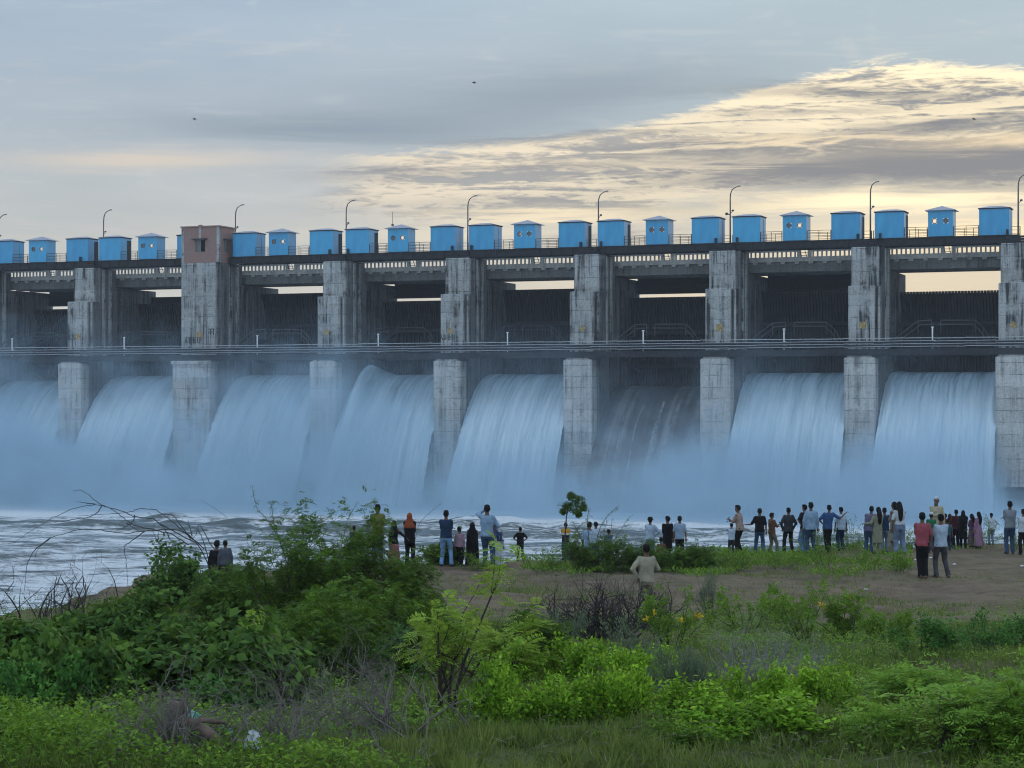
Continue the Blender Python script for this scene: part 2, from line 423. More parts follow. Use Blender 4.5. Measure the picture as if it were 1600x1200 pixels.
def groundmat():
    t = NT('bank_soil'); c = t.coord()
    a = t.noise(c, .22, 6, .6); b = t.noise(c, 1.6, 8, .65); f = t.noise(c, 14, 6, .7)
    tr = t.noise(t.map(c, (.35, 1.7, 1)), 1.0, 6, .6)
    soil = t.mix(t.mr(b, .3, .72), (.092, .062, .045), (.19, .132, .096))
    soil = t.mix(t.mr(tr, .5, .7, 0, .6), soil, (.215, .152, .112))
    soil = t.mix(t.mr(f, .55, .75, 0, .55), soil, (.075, .054, .043))
    green = t.mix(t.mr(b, .35, .65), (.06, .085, .025), (.12, .135, .05))
    sep = t.n('ShaderNodeSeparateXYZ', {0: c})
    near = t.mr(sep.outputs[1], 40, 46, 1.0, 0.0)
    g = t.mr(t.math('ADD', a, t.math('MULTIPLY', b, .35)), .50, .68, 0, 1)
    g = t.math('MULTIPLY', g, t.math('ADD', .25, t.math('MULTIPLY', near, .7)))
    pb = t.n('ShaderNodeTexVoronoi', {'Vector': c, 'Scale': 7.0}).outputs[0]
    soil = t.mix(t.mr(t.n('ShaderNodeTexVoronoi', {'Vector': t.map(c, (1, .6, 1)), 'Scale': 5.0, 'Randomness': 1.0}).outputs[0], .05, .13, .8, 0), soil, (.27, .23, .19))
    soil = t.mix(t.mr(t.noise(t.map(c, (.5, 2.6, 1), (4, 0, 0), (0, 0, .15)), 1.0, 5, .6), .56, .66, 0, .6), soil, (.085, .06, .047))
    h = t.math('ADD', t.math('ADD', b, t.math('MULTIPLY', f, .5)), t.math('MULTIPLY', pb, -.4))
    return t.out(t.pbr(t.mix(g, soil, green), .95, 0, t.bump(h, .7, .12), .15))
M['soil'] = groundmat()
bank = grid('riverbank', axis(-26, 26, .3, 4000), axis(10, 84, .3, 4000), lambda X, Y: EYE - drop(X, Y), M['soil'])
tag(bank, 'brown earth riverbank with trodden bare soil and weeds', 'ground', kind='structure')

# ------------------------------------------------------------------ river
_r = np.random.default_rng(3)
_W = [(_r.uniform(.25, 2.2), _r.normal(PI/2+.25, .55), _r.uniform(0, 6.28)) for _ in range(46)]+[(_r.uniform(.45, .9), _r.normal(PI/2+.2, .3), _r.uniform(0, 6.28)) for _ in range(10)]
def wave(X, Y):
    z = np.zeros_like(X)
    for k, a, p in _W:
        ph = k*(X*math.cos(a)+Y*math.sin(a)) + p
        z += (1-np.abs(np.sin(ph/2)))*(.22/k**.85) - .06/k
    amp = .5+.9*np.clip(np.sin(X*.05+Y*.11)+np.sin(X*.021-Y*.06+1), 0, 2)
    return z*amp*np.interp(Y, [100, 150, 185, 205], [.42, .40, .26, .08])
def watermat():
    t = NT('churning_river'); c = t.coord()
    g = t.n('ShaderNodeNewGeometry')
    sep = t.n('ShaderNodeSeparateXYZ', {0: c})
    a = t.noise(t.map(c, (.07, .20, .3), (0, 0, 0), (0, 0, rad(12))), 1.0, 7, .62, 1.2)
    b = t.noise(t.map(c, (.5, 1.1, 1.4), (0, 0, 0), (0, 0, rad(8))), 1.0, 8, .68, .6)
    f = t.noise(t.map(c, (2.2, 4.5, 4)), 1.0, 6, .7, .3)
    k = t.math('ADD', t.math('ADD', t.math('MULTIPLY', a, .80), t.math('MULTIPLY', b, .62)), t.math('MULTIPLY', f, .26))
    # plunge zone along the foot of the dam is all foam
    foot = t.math('ADD', t.math('MULTIPLY', sep.outputs[0], .356), t.math('MULTIPLY', sep.outputs[1], .934))
    k = t.math('ADD', k, t.mr(foot, 165, 192, 0, .45, True))
    k = t.math('ADD', k, t.mr(foot, 150, 95, 0, .14))
    k = t.math('ADD', k, t.mr(sep.outputs[2], -.2, .4, .10, -.14))
    foam = t.mr(k, .70, .92, 0, 1, True)
    deep = t.pbr(t.mix(t.mr(b, .3, .7), (.04, .055, .05), (.09, .11, .105)), .14, 0, t.bump(t.math('ADD', b, t.math('MULTIPLY', f, .4)), .8, .35), .5)
    white = t.pbr(t.mix(t.mr(f, .3, .7), (.56, .59, .61), (.82, .83, .84)), .7, 0, t.bump(t.math('ADD', b, t.math('MULTIPLY', f, .7)), .9, .4), .3)
    return t.out(t.n('ShaderNodeMixShader', {0: foam, 1: deep, 2: white}).outputs[0])
M['river'] = watermat()
river = grid('river', axis(-75, 70, .55, 3000), np.arange(30, 262, .55), lambda X, Y: wave(X, Y), M['river'])
tag(river, 'churning grey white river water below the dam', 'water', kind='structure')
# ------------------------------------------------------------------ the dam, in its own frame: s along, d upstream, z up
TH = rad(20.8735)
DO = (6.3711, 223.0)
DU = (math.cos(TH), -math.sin(TH)); DV = (math.sin(TH), math.cos(TH))
SP = 15.496; PW = 3.43
def dw(s, d, z): return (DO[0]+s*DU[0]+d*DV[0], DO[1]+s*DU[1]+d*DV[1], z)
def sz(px, py, d):
    r = (px-800)/FPX
    s = (r*(DO[1]+d*DV[1])-DO[0]-d*DV[0])/(DU[0]-r*DU[1])
    Y = DO[1]+s*DU[1]+d*DV[1]
    return s, EYE+(HOR-py)/FPX*Y
def droot(name, s, d, z): return empty(name, dw(s, d, z), -TH)
def dpart(mb, name, mat, root, o, smooth=False):
    """mesh given in dam coordinates, child of a root standing at dam coordinates o"""
    return mb.shift(o).build(name, mat, root, (0, 0, 0), 0, smooth)
def dsolo(mb, name, mat, o, smooth=False):
    return mb.shift(o).build(name, mat, None, dw(*o), -TH, smooth)

PIERS = [(-5.19, PW), (-4.19, PW), (-3.166, 5.19), (-2, PW), (-1, PW), (0, PW), (1, PW), (2, PW), (3, PW)]
PNAME = ['leftmost concrete pier, cut by the left edge of the view',
         'concrete pier with the letters KS painted beside a yellow patch',
         'wide concrete pier carrying the red brick cabin, with ABBU painted on it',
         'first stepped concrete pier right of the brick cabin',
         'stepped concrete pier with dark scribbled graffiti under its yellow patch',
         'stained concrete pier on the left side of the dry bay',
         'concrete pier on the right side of the dry bay, pale blocks below',
         'pale stepped concrete pier between the two rightmost waterfalls',
         'rightmost concrete pier, its undercut base bare of spray']
BNAME = ['leftmost bay', 'bay left of the brick pier', 'bay right of the brick pier', 'second bay right of the brick pier',
         'bay left of the dry bay', 'waterless dry bay', 'bay right of the dry bay', 'rightmost bay']
STROKES = {'K': [[(0, 0), (0, 1)], [(.6, 1), (0, .45), (.65, 0)]], 'S': [[(.6, .9), (.3, 1), (.05, .8), (.3, .52), (.6, .3), (.35, 0), (0, .1)]],
           'A': [[(0, 0), (.3, 1), (.6, 0)], [(.12, .4), (.48, .4)]], 'B': [[(0, 0), (0, 1), (.45, .9), (.45, .6), (0, .5), (.55, .35), (.5, .05), (0, 0)]],
           'U': [[(0, 1), (.05, .15), (.3, 0), (.55, .15), (.6, 1)]], 'D': [[(0, 0), (0, 1), (.45, .8), (.5, .3), (0, 0)]],
           'क': [[(-.1, 1), (.95, 1)], [(.4, 1), (.4, 0)], [(.4, .45), (.1, .6), (.05, .3), (.4, .45), (.75, .65), (.8, .3)]], 'ा': [[(-.1, 1), (.4, 1)], [(.2, 1), (.2, 0)]],
           'ल': [[(-.1, 1), (.9, 1)], [(.75, 1), (.75, 0)], [(.75, .55), (.45, .65), (.35, .3), (.15, .6), (.0, .3)]]}
def write(txt, s, z, h, d, w=.05):
    mb = MB(); x = s
    for ch in txt:
        for st in STROKES[ch]:
            mb.tube([(x+a*h*.8, d, z+b*h) for a, b in st], w, 4)
        x += h*.8*(.98 if ord(ch) < 200 else .9)
    return mb

# ---- piers
for i, (k, w) in enumerate(PIERS):
    s0 = k*SP; o = (s0, 0.0, -2.0)
    root = droot('dam_pier', *o)
    tag(root, PNAME[i], 'dam pier', 'piers of the dam')
    brickp = (i == 2)
    low = MB()
    low.cbox(s0-.06, s0+w-.2, -2.0, -.01, (-2.0 if i < 8 else 3.2), 16.45, .12)
    low.cbox(s0+.25, s0+w-.55, -1.85, -.02, 16.45, 16.92, .1)
    if brickp: low.cbox(s0-.2, s0+w-.05, -2.15, -.02, 16.2, 16.62, .08)
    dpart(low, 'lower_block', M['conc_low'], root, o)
    body = MB()
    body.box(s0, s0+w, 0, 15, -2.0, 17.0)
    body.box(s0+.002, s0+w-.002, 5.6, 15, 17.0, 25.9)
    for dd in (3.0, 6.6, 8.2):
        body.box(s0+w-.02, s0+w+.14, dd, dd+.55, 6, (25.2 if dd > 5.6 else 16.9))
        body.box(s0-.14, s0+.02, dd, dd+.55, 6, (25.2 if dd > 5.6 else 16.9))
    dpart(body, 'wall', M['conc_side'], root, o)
    if brickp:
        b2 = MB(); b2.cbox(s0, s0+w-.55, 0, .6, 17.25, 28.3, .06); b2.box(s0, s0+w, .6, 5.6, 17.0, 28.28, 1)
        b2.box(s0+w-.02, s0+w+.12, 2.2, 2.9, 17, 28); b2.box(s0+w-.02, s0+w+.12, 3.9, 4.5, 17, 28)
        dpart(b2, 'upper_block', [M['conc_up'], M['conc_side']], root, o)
    else:
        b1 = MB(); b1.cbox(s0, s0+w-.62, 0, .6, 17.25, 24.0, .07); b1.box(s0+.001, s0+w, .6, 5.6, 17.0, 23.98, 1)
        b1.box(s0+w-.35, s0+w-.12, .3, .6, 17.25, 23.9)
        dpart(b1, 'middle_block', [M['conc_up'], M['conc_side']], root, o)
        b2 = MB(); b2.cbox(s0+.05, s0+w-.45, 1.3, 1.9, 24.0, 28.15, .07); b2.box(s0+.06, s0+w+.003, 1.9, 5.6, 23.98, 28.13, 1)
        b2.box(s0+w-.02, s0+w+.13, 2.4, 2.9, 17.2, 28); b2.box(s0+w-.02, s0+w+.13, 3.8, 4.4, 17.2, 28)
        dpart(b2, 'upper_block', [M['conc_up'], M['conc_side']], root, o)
        cp = MB()
        for q, (z0, z1, ins) in enumerate(((28.15, 28.4, .25), (28.46, 28.66, .4), (28.72, 28.92, .55))):
            cp.box(s0+ins, s0+w-ins-.2, 1.4+q*.12, 1.97, z0, z1)
        for q in (.8, 1.7): cp.box(s0+q, s0+q+.25, 1.6, 1.9, 28.15, 28.9)
        for q in (.55, w-.5): cp.box(s0+q, s0+q+.22, 1.7, 1.95, 28.92, 29.6)
        dpart(cp, 'cap', M['steel_dark'], root, o)
    if i:
        a = MB(); cx = s0+(1.45 if not brickp else 2.3)
        px, py = {1: (122, 526), 2: (311, 523), 3: (510, 519), 4: (703, 517), 5: (910, 513), 6: (1124, 512), 7: (1348, 508), 8: (1583, 508)}[i]
        cs, cz = sz(px, py, 0); r = .36
        if i in (3, 4, 5, 8):
            a.add([(cs+r*1.25*math.cos(q*PI/4)*(1 if q % 2 == 0 else .55), -.004, cz+r*1.35*math.sin(q*PI/4)*(1 if q % 2 == 0 else .55)) for q in range(8)] , [tuple(reversed(range(8)))])
        else: a.box(cs-r, cs+r, -.004, .02, cz-r, cz+r)
        dpart(a, 'painted_patch', M['ochre'], root, o)
    if i == 1: dpart(write('KS', *sz(108, 531, 0), .62, 0, .06), 'graffiti', M['graffiti'], root, o)
    if i == 2:
        dpart(write('ABBU', *sz(289, 536, 0), .72, 0, .07), 'graffiti', M['graffiti'], root, o)
        dpart(write('काल', *sz(326, 524, 0), .75, 0), 'graffiti', M['graffiti'], root, o)
    if i == 4: dpart(write('ADBU', *sz(688, 531, 0), .6, 0, .06), 'graffiti', M['graffiti'], root, o)
    if i == 8:
        pl = MB(); pl.cbox(s0+.5, s0+w+3, -1.6, 0, -2, 3.2, .5)
        dpart(pl, 'undercut_base', M['conc_dark'], root, o)

# ---- spillway crest below the gates
PROF = [(15, 11), (11.5, 13.2), (9.5, 13.6), (7.5, 13.6), (6, 13.35), (4.5, 12.75), (3, 11.8), (1.5, 10.5), (0, 8.9), (-1.5, 7.0), (-3, 4.9), (-4.5, 2.6), (-6, .3), (-8, -1.6), (-9, -3)]
def streakwet():
    t = NT('wet_spillway_concrete'); c = t.coord()
    st = t.noise(t.map(c, (1.1, .05, .05)), 1.0, 5, .6, .2)
    b = t.noise(c, .7, 7, .65)
    k = t.math('ADD', t.math('MULTIPLY', st, .7), t.math('MULTIPLY', b, .3))
    col = t.ramp(k, [(.36, (.035, .038, .042)), (.52, (.075, .08, .085)), (.64, (.18, .19, .195))])
    return t.out(t.pbr(col, .35, 0, t.bump(b, .4, .1), .5))
M['spill'] = streakwet()
for bi in range(8):
    sl = PIERS[bi][0]*SP+PIERS[bi][1]; sr = PIERS[bi+1][0]*SP
    vs = []; fs = []
    for (d, z) in PROF: vs += [(sl-.1, d, z), (sr+.1, d, z)]
    for j in range(len(PROF)-1): fs.append((2*j, 2*j+1, 2*j+3, 2*j+2))
    o = (sl, 0, 0)
    e = dsolo(MB().add(vs, fs), 'spillway', M['spill'], o, True)
    tag(e, 'dark wet concrete spillway slope in the '+BNAME[bi], 'spillway', 'spillway slopes')

# ---- reservoir behind the gates
e = dsolo(MB().add([(-600, 12.2, 21.5), (600, 12.2, 21.5), (600, 3000, 21.5), (-600, 3000, 21.5), (-600, 12.2, 8), (600, 12.2, 8)], [(0, 1, 2, 3), (4, 5, 1, 0)]), 'reservoir', M['river'], (0, 12.2, 21.5))
tag(e, 'reservoir water held behind the gates', 'water', kind='structure')
# ---- falling water
def fallmat():
    t = NT('falling_water')
    uv = t.n('ShaderNodeUVMap').outputs[0]
    s = t.n('ShaderNodeSeparateXYZ', {0: uv})
    wv = t.noise(t.map(uv, (.5, .4, 1)), 1.0, 3)
    w2 = t.n('ShaderNodeCombineXYZ', {0: t.math('ADD', s.outputs[0], t.math('MULTIPLY', wv, .7)), 1: s.outputs[1], 2: 0.0})
    a = t.noise(t.map(w2, (2.6, .12, 1)), 1.0, 6, .6)
    b = t.noise(t.map(w2, (7.5, .25, 1)), 1.0, 4, .6)
    lowf = t.noise(t.map(w2, (.75, .06, 1)), 1.0, 3, .5)
    k = t.math('ADD', t.math('ADD', t.math('MULTIPLY', a, .45), t.math('MULTIPLY', b, .25)), t.math('MULTIPLY', lowf, .30))
    k = t.math('ADD', t.math('MULTIPLY', t.math('SUBTRACT', k, .5), 1.35), .5)
    foam = t.mr(s.outputs[1], 3.5, 15, -.05, .30, True)
    k = t.math('ADD', k, foam)
    col = t.ramp(k, [(.34, (.08, .12, .145)), (.47, (.18, .26, .32)), (.62, (.33, .45, .53)), (.85, (.54, .64, .70))])
    return t.out(t.pbr(col, .55, 0, t.bump(k, .5, .25), .3))
M['fall'] = fallmat()
SHEET = [(11, 14.95), (9, 15.0), (7, 14.98), (5.5, 14.85), (4, 14.45), (2.8, 13.85), (1.6, 12.95), (.4, 11.8), (-.8, 10.4), (-2, 8.75), (-3.2, 6.85), (-4.4, 4.65), (-5.6, 2.2), (-7, -.9)]
def sheet(bi, w0, w1, seed, jets=(), lift=0.0, thin=0.0):
    rg = np.random.default_rng(seed)
    n = 110
    pts = np.array(SHEET); tt = np.linspace(0, 1, 70)
    arc = np.concatenate([[0], np.cumsum(np.hypot(*np.diff(pts, axis=0).T))])
    dd = np.interp(tt*arc[-1], arc, pts[:, 0]); zz = np.interp(tt*arc[-1], arc, pts[:, 1])
    for _ in range(3):
        dd[1:-1] = (dd[:-2]+2*dd[1:-1]+dd[2:])/4; zz[1:-1] = (zz[:-2]+2*zz[1:-1]+zz[2:])/4
    ww = np.linspace(w0, w1, n)
    col = np.convolve(rg.normal(0, 1, n+12), np.ones(6)/6, 'valid')[:n]
    col2 = rg.normal(0, 1, n)
    bigc = np.convolve(rg.normal(0, 1, n+40), np.hanning(41)/6.5, 'valid')[:n]*.55
    V = []; UV = []
    fall = np.clip((tt-.35)/.65, 0, 1)
    for j in range(len(tt)):
        spread = 1+.10*fall[j]**2
        wc = (w0+w1)/2
        x = wc+(ww-wc)*spread
        edge = np.exp(-((ww-w0)/.5)**2)+np.exp(-((w1-ww)/.5)**2)
        off = (col*.42+col2*.09+edge*rg.normal(0, .16))*(fall[j]*1.1+.07)+rg.normal(0, .035, n)*fall[j]
        off = off+bigc*(fall[j]**1.3)*.9
        jz = np.zeros(n); jd = np.zeros(n)
        for (jc, jw, jh) in jets:
            g = np.exp(-((ww-jc)/jw)**2)*jh
            jz += g*math.exp(-((tt[j]-.40)/.20)**2); jd += g*fall[j]*1.2
        V.append(np.stack([x, dd[j]-off-jd, zz[j]+off*.35+jz+lift], 1))
        UV.append(np.stack([ww-w0+seed*7.3, np.full(n, tt[j]*arc[-1])], 1))
    V = np.concatenate(V); UV = np.concatenate(UV)
    i = np.arange(n-1)[None, :]+n*np.arange(len(tt)-1)[:, None]
    F = np.stack([i, i+1, i+1+n, i+n], -1).reshape(-1, 4)
    o = (w0, 0, 0)
    me = np_mesh('falling_water', V-np.array([w0, 0, 0]), F, M['fall'], True)
    ul = me.uv_layers.new(name='UVMap'); li = np.empty(len(me.loops), dtype=np.int32)
    me.loops.foreach_get('vertex_index', li); ul.data.foreach_set('uv', UV[li].astype(np.float32).ravel())
    e = link('falling_water', me, None, dw(*o), -TH)
    return e
for bi in range(8):
    sl = PIERS[bi][0]*SP+PIERS[bi][1]; sr = PIERS[bi+1][0]*SP
    if bi == 5: continue
    jets = {3: [(sl+1.7, .8, 2.6)], 7: [(sl+.9, .6, .55), (sr-.5, .7, 1.0)], 2: [(sl+.9, .8, .2)], 4: [(sl+1, 1.1, .15)]}.get(bi, [])
    e = sheet(bi, sl+.06, sr-.06, 11+bi, jets, 0.0 if bi else -.5)
    tag(e, 'white sheet of water pouring over the spillway in the '+BNAME[bi], 'waterfall', kind='structure')
sl5 = PF = PIERS[5][0]*SP+PW
def trickmat():
    t = NT('thin_trickle'); c = t.n('ShaderNodeNewGeometry').outputs['Position']
    f = t.noise(t.map(c, (2.2, 2.2, .25)), 1.0, 5, .65)
    return t.out(t.pbr(t.mix(t.mr(f, .38, .68), (.07, .08, .088), (.27, .30, .32)), .35))
M['trickle'] = trickmat()
for q, (a, wd, t0, t1, lab) in enumerate(((2.6, .32, .5, 12, 'leftmost faint trickle on the dark dry spillway'), (4.4, .42, .42, 12, 'narrow pale trickle left of the middle of the dry spillway'), (6.6, .9, .36, 11, 'widest pale trickle in the middle of the dry spillway'), (8.6, .75, .42, 9, 'short wide trickle right of the middle of the dry spillway'))):
    mb = MB(); pr = [p for p in PROF if 6 >= p[0] >= -6.5]; st = int(t0*6)
    fr = np.random.default_rng(q+5); vs = []; dr = 0
    for j, (d, z) in enumerate(pr[st:t1]):
        dr += fr.normal(0, .10); x = sl5+a+dr; ww = wd*(.25+.13*j)*fr.uniform(.6, 1.35)
        vs += [(x-ww/2, d-.03, z+.07), (x+ww/2, d-.03, z+.07)]
    mb.add(vs, [(2*j, 2*j+1, 2*j+3, 2*j+2) for j in range(len(vs)//2-1)])
    e = dsolo(mb, 'falling_water', M['trickle'], (sl5+a, 0, 0), True)
    tag(e, lab, 'trickle', None, 'structure')

# ---- radial gates
GTOP = [(75, 486), (268, 477), (470, 461), (650, 473), (840, 455), (1050, 467), (1250, 457), (1480, 458)]
for bi in range(8):
    sl = PIERS[bi][0]*SP+PIERS[bi][1]+.16; sr = PIERS[bi+1][0]*SP-.16
    zt = sz(GTOP[bi][0], GTOP[bi][1], 10.5)[1]
    zb = 14.75 if bi != 5 else 13.3
    o = (sl, 10.5, zb)
    g = droot('radial_gate', *o)
    tag(g, 'dark ribbed steel sluice gate in the '+BNAME[bi], 'sluice gate', 'sluice gates')
    sk = MB(); n = 34; pr = []
    for j in range(9):
        z = zb+(zt-zb)*j/8; u = (j/8-.5)*2
        pr.append((10.5+.9*(1-u*u), z))
    for j in range(8):
        (d0, z0), (d1, z1) = pr[j], pr[j+1]
        sk.add([(sl, d0, z0), (sr, d0, z0), (sr, d1, z1), (sl, d1, z1), (sl, d0+.1, z0), (sr, d0+.1, z0), (sr, d1+.1, z1), (sl, d1+.1, z1)], [(0, 1, 2, 3), (7, 6, 5, 4)])
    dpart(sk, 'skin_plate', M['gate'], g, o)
    rb = MB(); pitch = (sr-sl)/n
    for q in range(n):
        x = sl+pitch*(q+.25)
        for j in range(8):
            (d0, z0), (d1, z1) = pr[j], pr[j+1]
            rb.add([(x, d0-.3, z0), (x+.2, d0-.3, z0), (x+.2, d1-.3, z1), (x, d1-.3, z1), (x, d0-.01, z0), (x+.2, d0-.01, z0), (x+.2, d1-.01, z1), (x, d1-.01, z1)], [(0, 1, 2, 3), (1, 5, 6, 2), (0, 3, 7, 4)])
        rb.box(x-.02, x+.24, pr[8][0]-.32, pr[8][0]+.1, zt+.004, zt+.2)
    for j in (2, 5): rb.box(sl, sr, pr[j][0]-.75, pr[j][0]-.31, pr[j][1]-.2, pr[j][1]+.2)
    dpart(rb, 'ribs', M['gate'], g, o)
    for side, xx in ((1, sl+.5), (-1, sr-.5)):
        ar = MB()
        for zq in (zb+1.6, zb+5.2): ar.tube([(xx+side*1.3, 10.2, zq), (xx, 2.6, 17.6)], .24, 4)
        ar.tube([(xx+side*.7, 6.4, zb+2.0), (xx+side*.7, 6.4, 19.6)], .14, 4)
        dpart(ar, 'gate_arm', M['gate'], g, o)
    hr = MB(); W = sr-sl
    xs = [(.03, 17.9), (.30, 20.25), (.42, 20.32), (.50, 20.3), (.80, 20.25), (.87, 19.5), (.93, 18.3)]
    for dz in (0, -.42):
        pth = [(sl+W*(a+(.02 if dz else 0)*(1 if a < .5 else -1)), 1.2, z+dz) for a, z in xs]
        hr.tube(pth[:3], .055, 5); hr.tube(pth[3:], .055, 5)
    for a, z in xs[1:6]: hr.tube([(sl+W*a, 1.2, z), (sl+W*a, 1.2, z-1.3)], .045, 4)
    dpart(hr, 'gate_handrail', M['rail_dark'] if bi in (0, 1, 3, 4) else M['galv'], g, o)

# ---- dark bulkheads hanging upstream
for bi, (px, py, lab) in {0: (80, 479, 'leftmost bay'), 1: (262, 463, ''), 3: (650, 466, ''), 5: (1050, 459, ''), 6: (1260, 454, '')}.items():
    sl = PIERS[bi][0]*SP+PIERS[bi][1]; sr = PIERS[bi+1][0]*SP
    zl = sz(px, py, 14.2)[1]
    o = (sl, 14.2, zl); g = droot('stop_log_panel', *o)
    tag(g, 'dark stop log panel under the road in the '+BNAME[bi], 'stop log', 'stop log panels')
    hi = 27.08
    if bi == 1: zl, hi = sz(262, 476, 14.2)[1], sz(262, 464, 14.2)[1]
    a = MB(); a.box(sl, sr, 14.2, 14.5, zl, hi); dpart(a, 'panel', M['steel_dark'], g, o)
    b = MB()
    for q in range(3): b.box(sl, sr, 14.0, 14.2, zl+.15+(hi-zl)*q/3, zl+.3+(hi-zl)*q/3)
    dpart(b, 'stiffener', M['gate'], g, o)

# ---- road bridge spans with balustrades
for bi in range(8):
    sl = PIERS[bi][0]*SP+PIERS[bi][1]/2; sr = PIERS[bi+1][0]*SP+PIERS[bi+1][1]/2
    fl = PIERS[bi][0]*SP+PIERS[bi][1]; fr_ = PIERS[bi+1][0]*SP
    o = (sl, 6, 26); g = droot('road_bridge', *o)
    tag(g, 'concrete road bridge span with white balustrade over the '+BNAME[bi], 'road bridge', 'road bridge spans')
    a = MB()
    for dd in (6.4, 9.2, 12.2): a.box(sl+.01, sr-.01, dd, dd+.55, 26.02, 27.1)
    for q in (.0, .33, .66, .985): a.box(fl+(fr_-fl)*q, fl+(fr_-fl)*q+.25, 6.95, 12.2, 26.2, 27.1)
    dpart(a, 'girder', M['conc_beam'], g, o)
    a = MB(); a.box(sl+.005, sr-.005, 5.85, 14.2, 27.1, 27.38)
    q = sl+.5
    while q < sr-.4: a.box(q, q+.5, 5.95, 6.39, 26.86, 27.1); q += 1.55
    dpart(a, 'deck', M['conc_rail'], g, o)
    a = MB(); mid = (fl+fr_)/2; a.box(sl+.01, sr-.01, 5.9, 6.25, 27.38, 27.62)
    for (x0, x1) in ((fl-1.6, mid-.75), (mid+.75, fr_+1.6)):
        a.box(x0, x1, 5.92, 6.2, 28.17, 28.33)
        m = int((x1-x0)/.46)
        for j in range(m):
            x = x0+(x1-x0)*(j+.5)/m
            a.box(x-.085, x+.085, 5.98, 6.14, 27.62, 28.17)
    for x in (mid-.75, mid+.4): a.cbox(x, x+.4, 5.86, 6.28, 27.4, 28.4, .04)
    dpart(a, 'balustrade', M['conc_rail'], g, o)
    a = MB()
    for x in (mid-.3, mid+.25): a.tube([(x-.1, 5.7, 28.3), (x+.08, 6.1, 27.4)], .04, 4)
    for z in (27.75, 28.05): a.tube([(mid-.35, 5.9, z), (mid+.35, 5.9, z)], .03, 4)
    dpart(a, 'gap_ladder', M['rail_dark'], g, o)
    a = MB()
    for z in (27.9, 28.2): a.tube([(sl, 14.0, z-.35), (sr, 14.0, z-.35)], .03, 4)
    dpart(a, 'rear_rail', M['rail_dark'], g, o)

# ---- hoist bridges, railings, cabins
CABS = [(None, 45, 104), (155, 216, 277), (364, 420, 484), (540, 606, 673), (733, 803, 873), (934, 1009, 1081), (1145, 1223, 1299), (1367, 1450, 1530)]
for bi in range(8):
    sl = PIERS[bi][0]*SP+PIERS[bi][1]/2; sr = PIERS[bi+1][0]*SP+PIERS[bi+1][1]/2
    if bi == 1: sr = PIERS[2][0]*SP-.01
    if bi == 2: sl = PIERS[2][0]*SP+PIERS[2][1]+.15
    o = (sl, 2, 28.2); g = droot('hoist_bridge', *o)
    tag(g, 'dark steel hoist bridge with thin railings above the '+BNAME[bi], 'hoist bridge', 'hoist bridges')
    a = MB(); a.box(sl+.01, sr-.01, 2.0, 2.3, 28.22, 28.98); a.box(sl+.01, sr-.01, 4.3, 4.6, 28.22, 28.98)
    q = sl+.3
    while q < sr: a.box(q, q+.12, 1.9, 2.0, 28.24, 28.96); q += 1.3
    dpart(a, 'girder', M['steel_dark'], g, o)
    a = MB(); a.box(sl+.012, sr-.012, 1.85, 4.75, 28.98, 29.06); dpart(a, 'deck_plate', M['steel_dark'], g, o)
    ca, cb, cc = CABS[bi]; sa = sz(ca, 390, 2)[0]+3.05 if ca else sz(20, 390, 2)[0]; sb = sz(cb, 390, 2)[0]; se = sz(cc, 390, 2)[0]
    for dd, x0, x1 in ((1.95, sa+.05, sb-.08), (1.95, sb+2.66, se-.05), (4.65, sl+.1, sr-.1)):
        x1 = min(x1, sr-.05)
        if x1-x0 < .5: continue
        a = MB(); m = max(2, int((x1-x0)/.95)+1)
        for j in range(m): q = x0+(x1-x0)*j/(m-1); a.tube([(q, dd, 29.06), (q, dd, 30.12)], .045 if j in (0, m-1) else .03, 4)
        for z in (29.4, 29.75, 30.1): a.tube([(x0, dd, z), (x1, dd, z)], .024, 4)
        dpart(a, 'railing', M['rail_dark'], g, o)

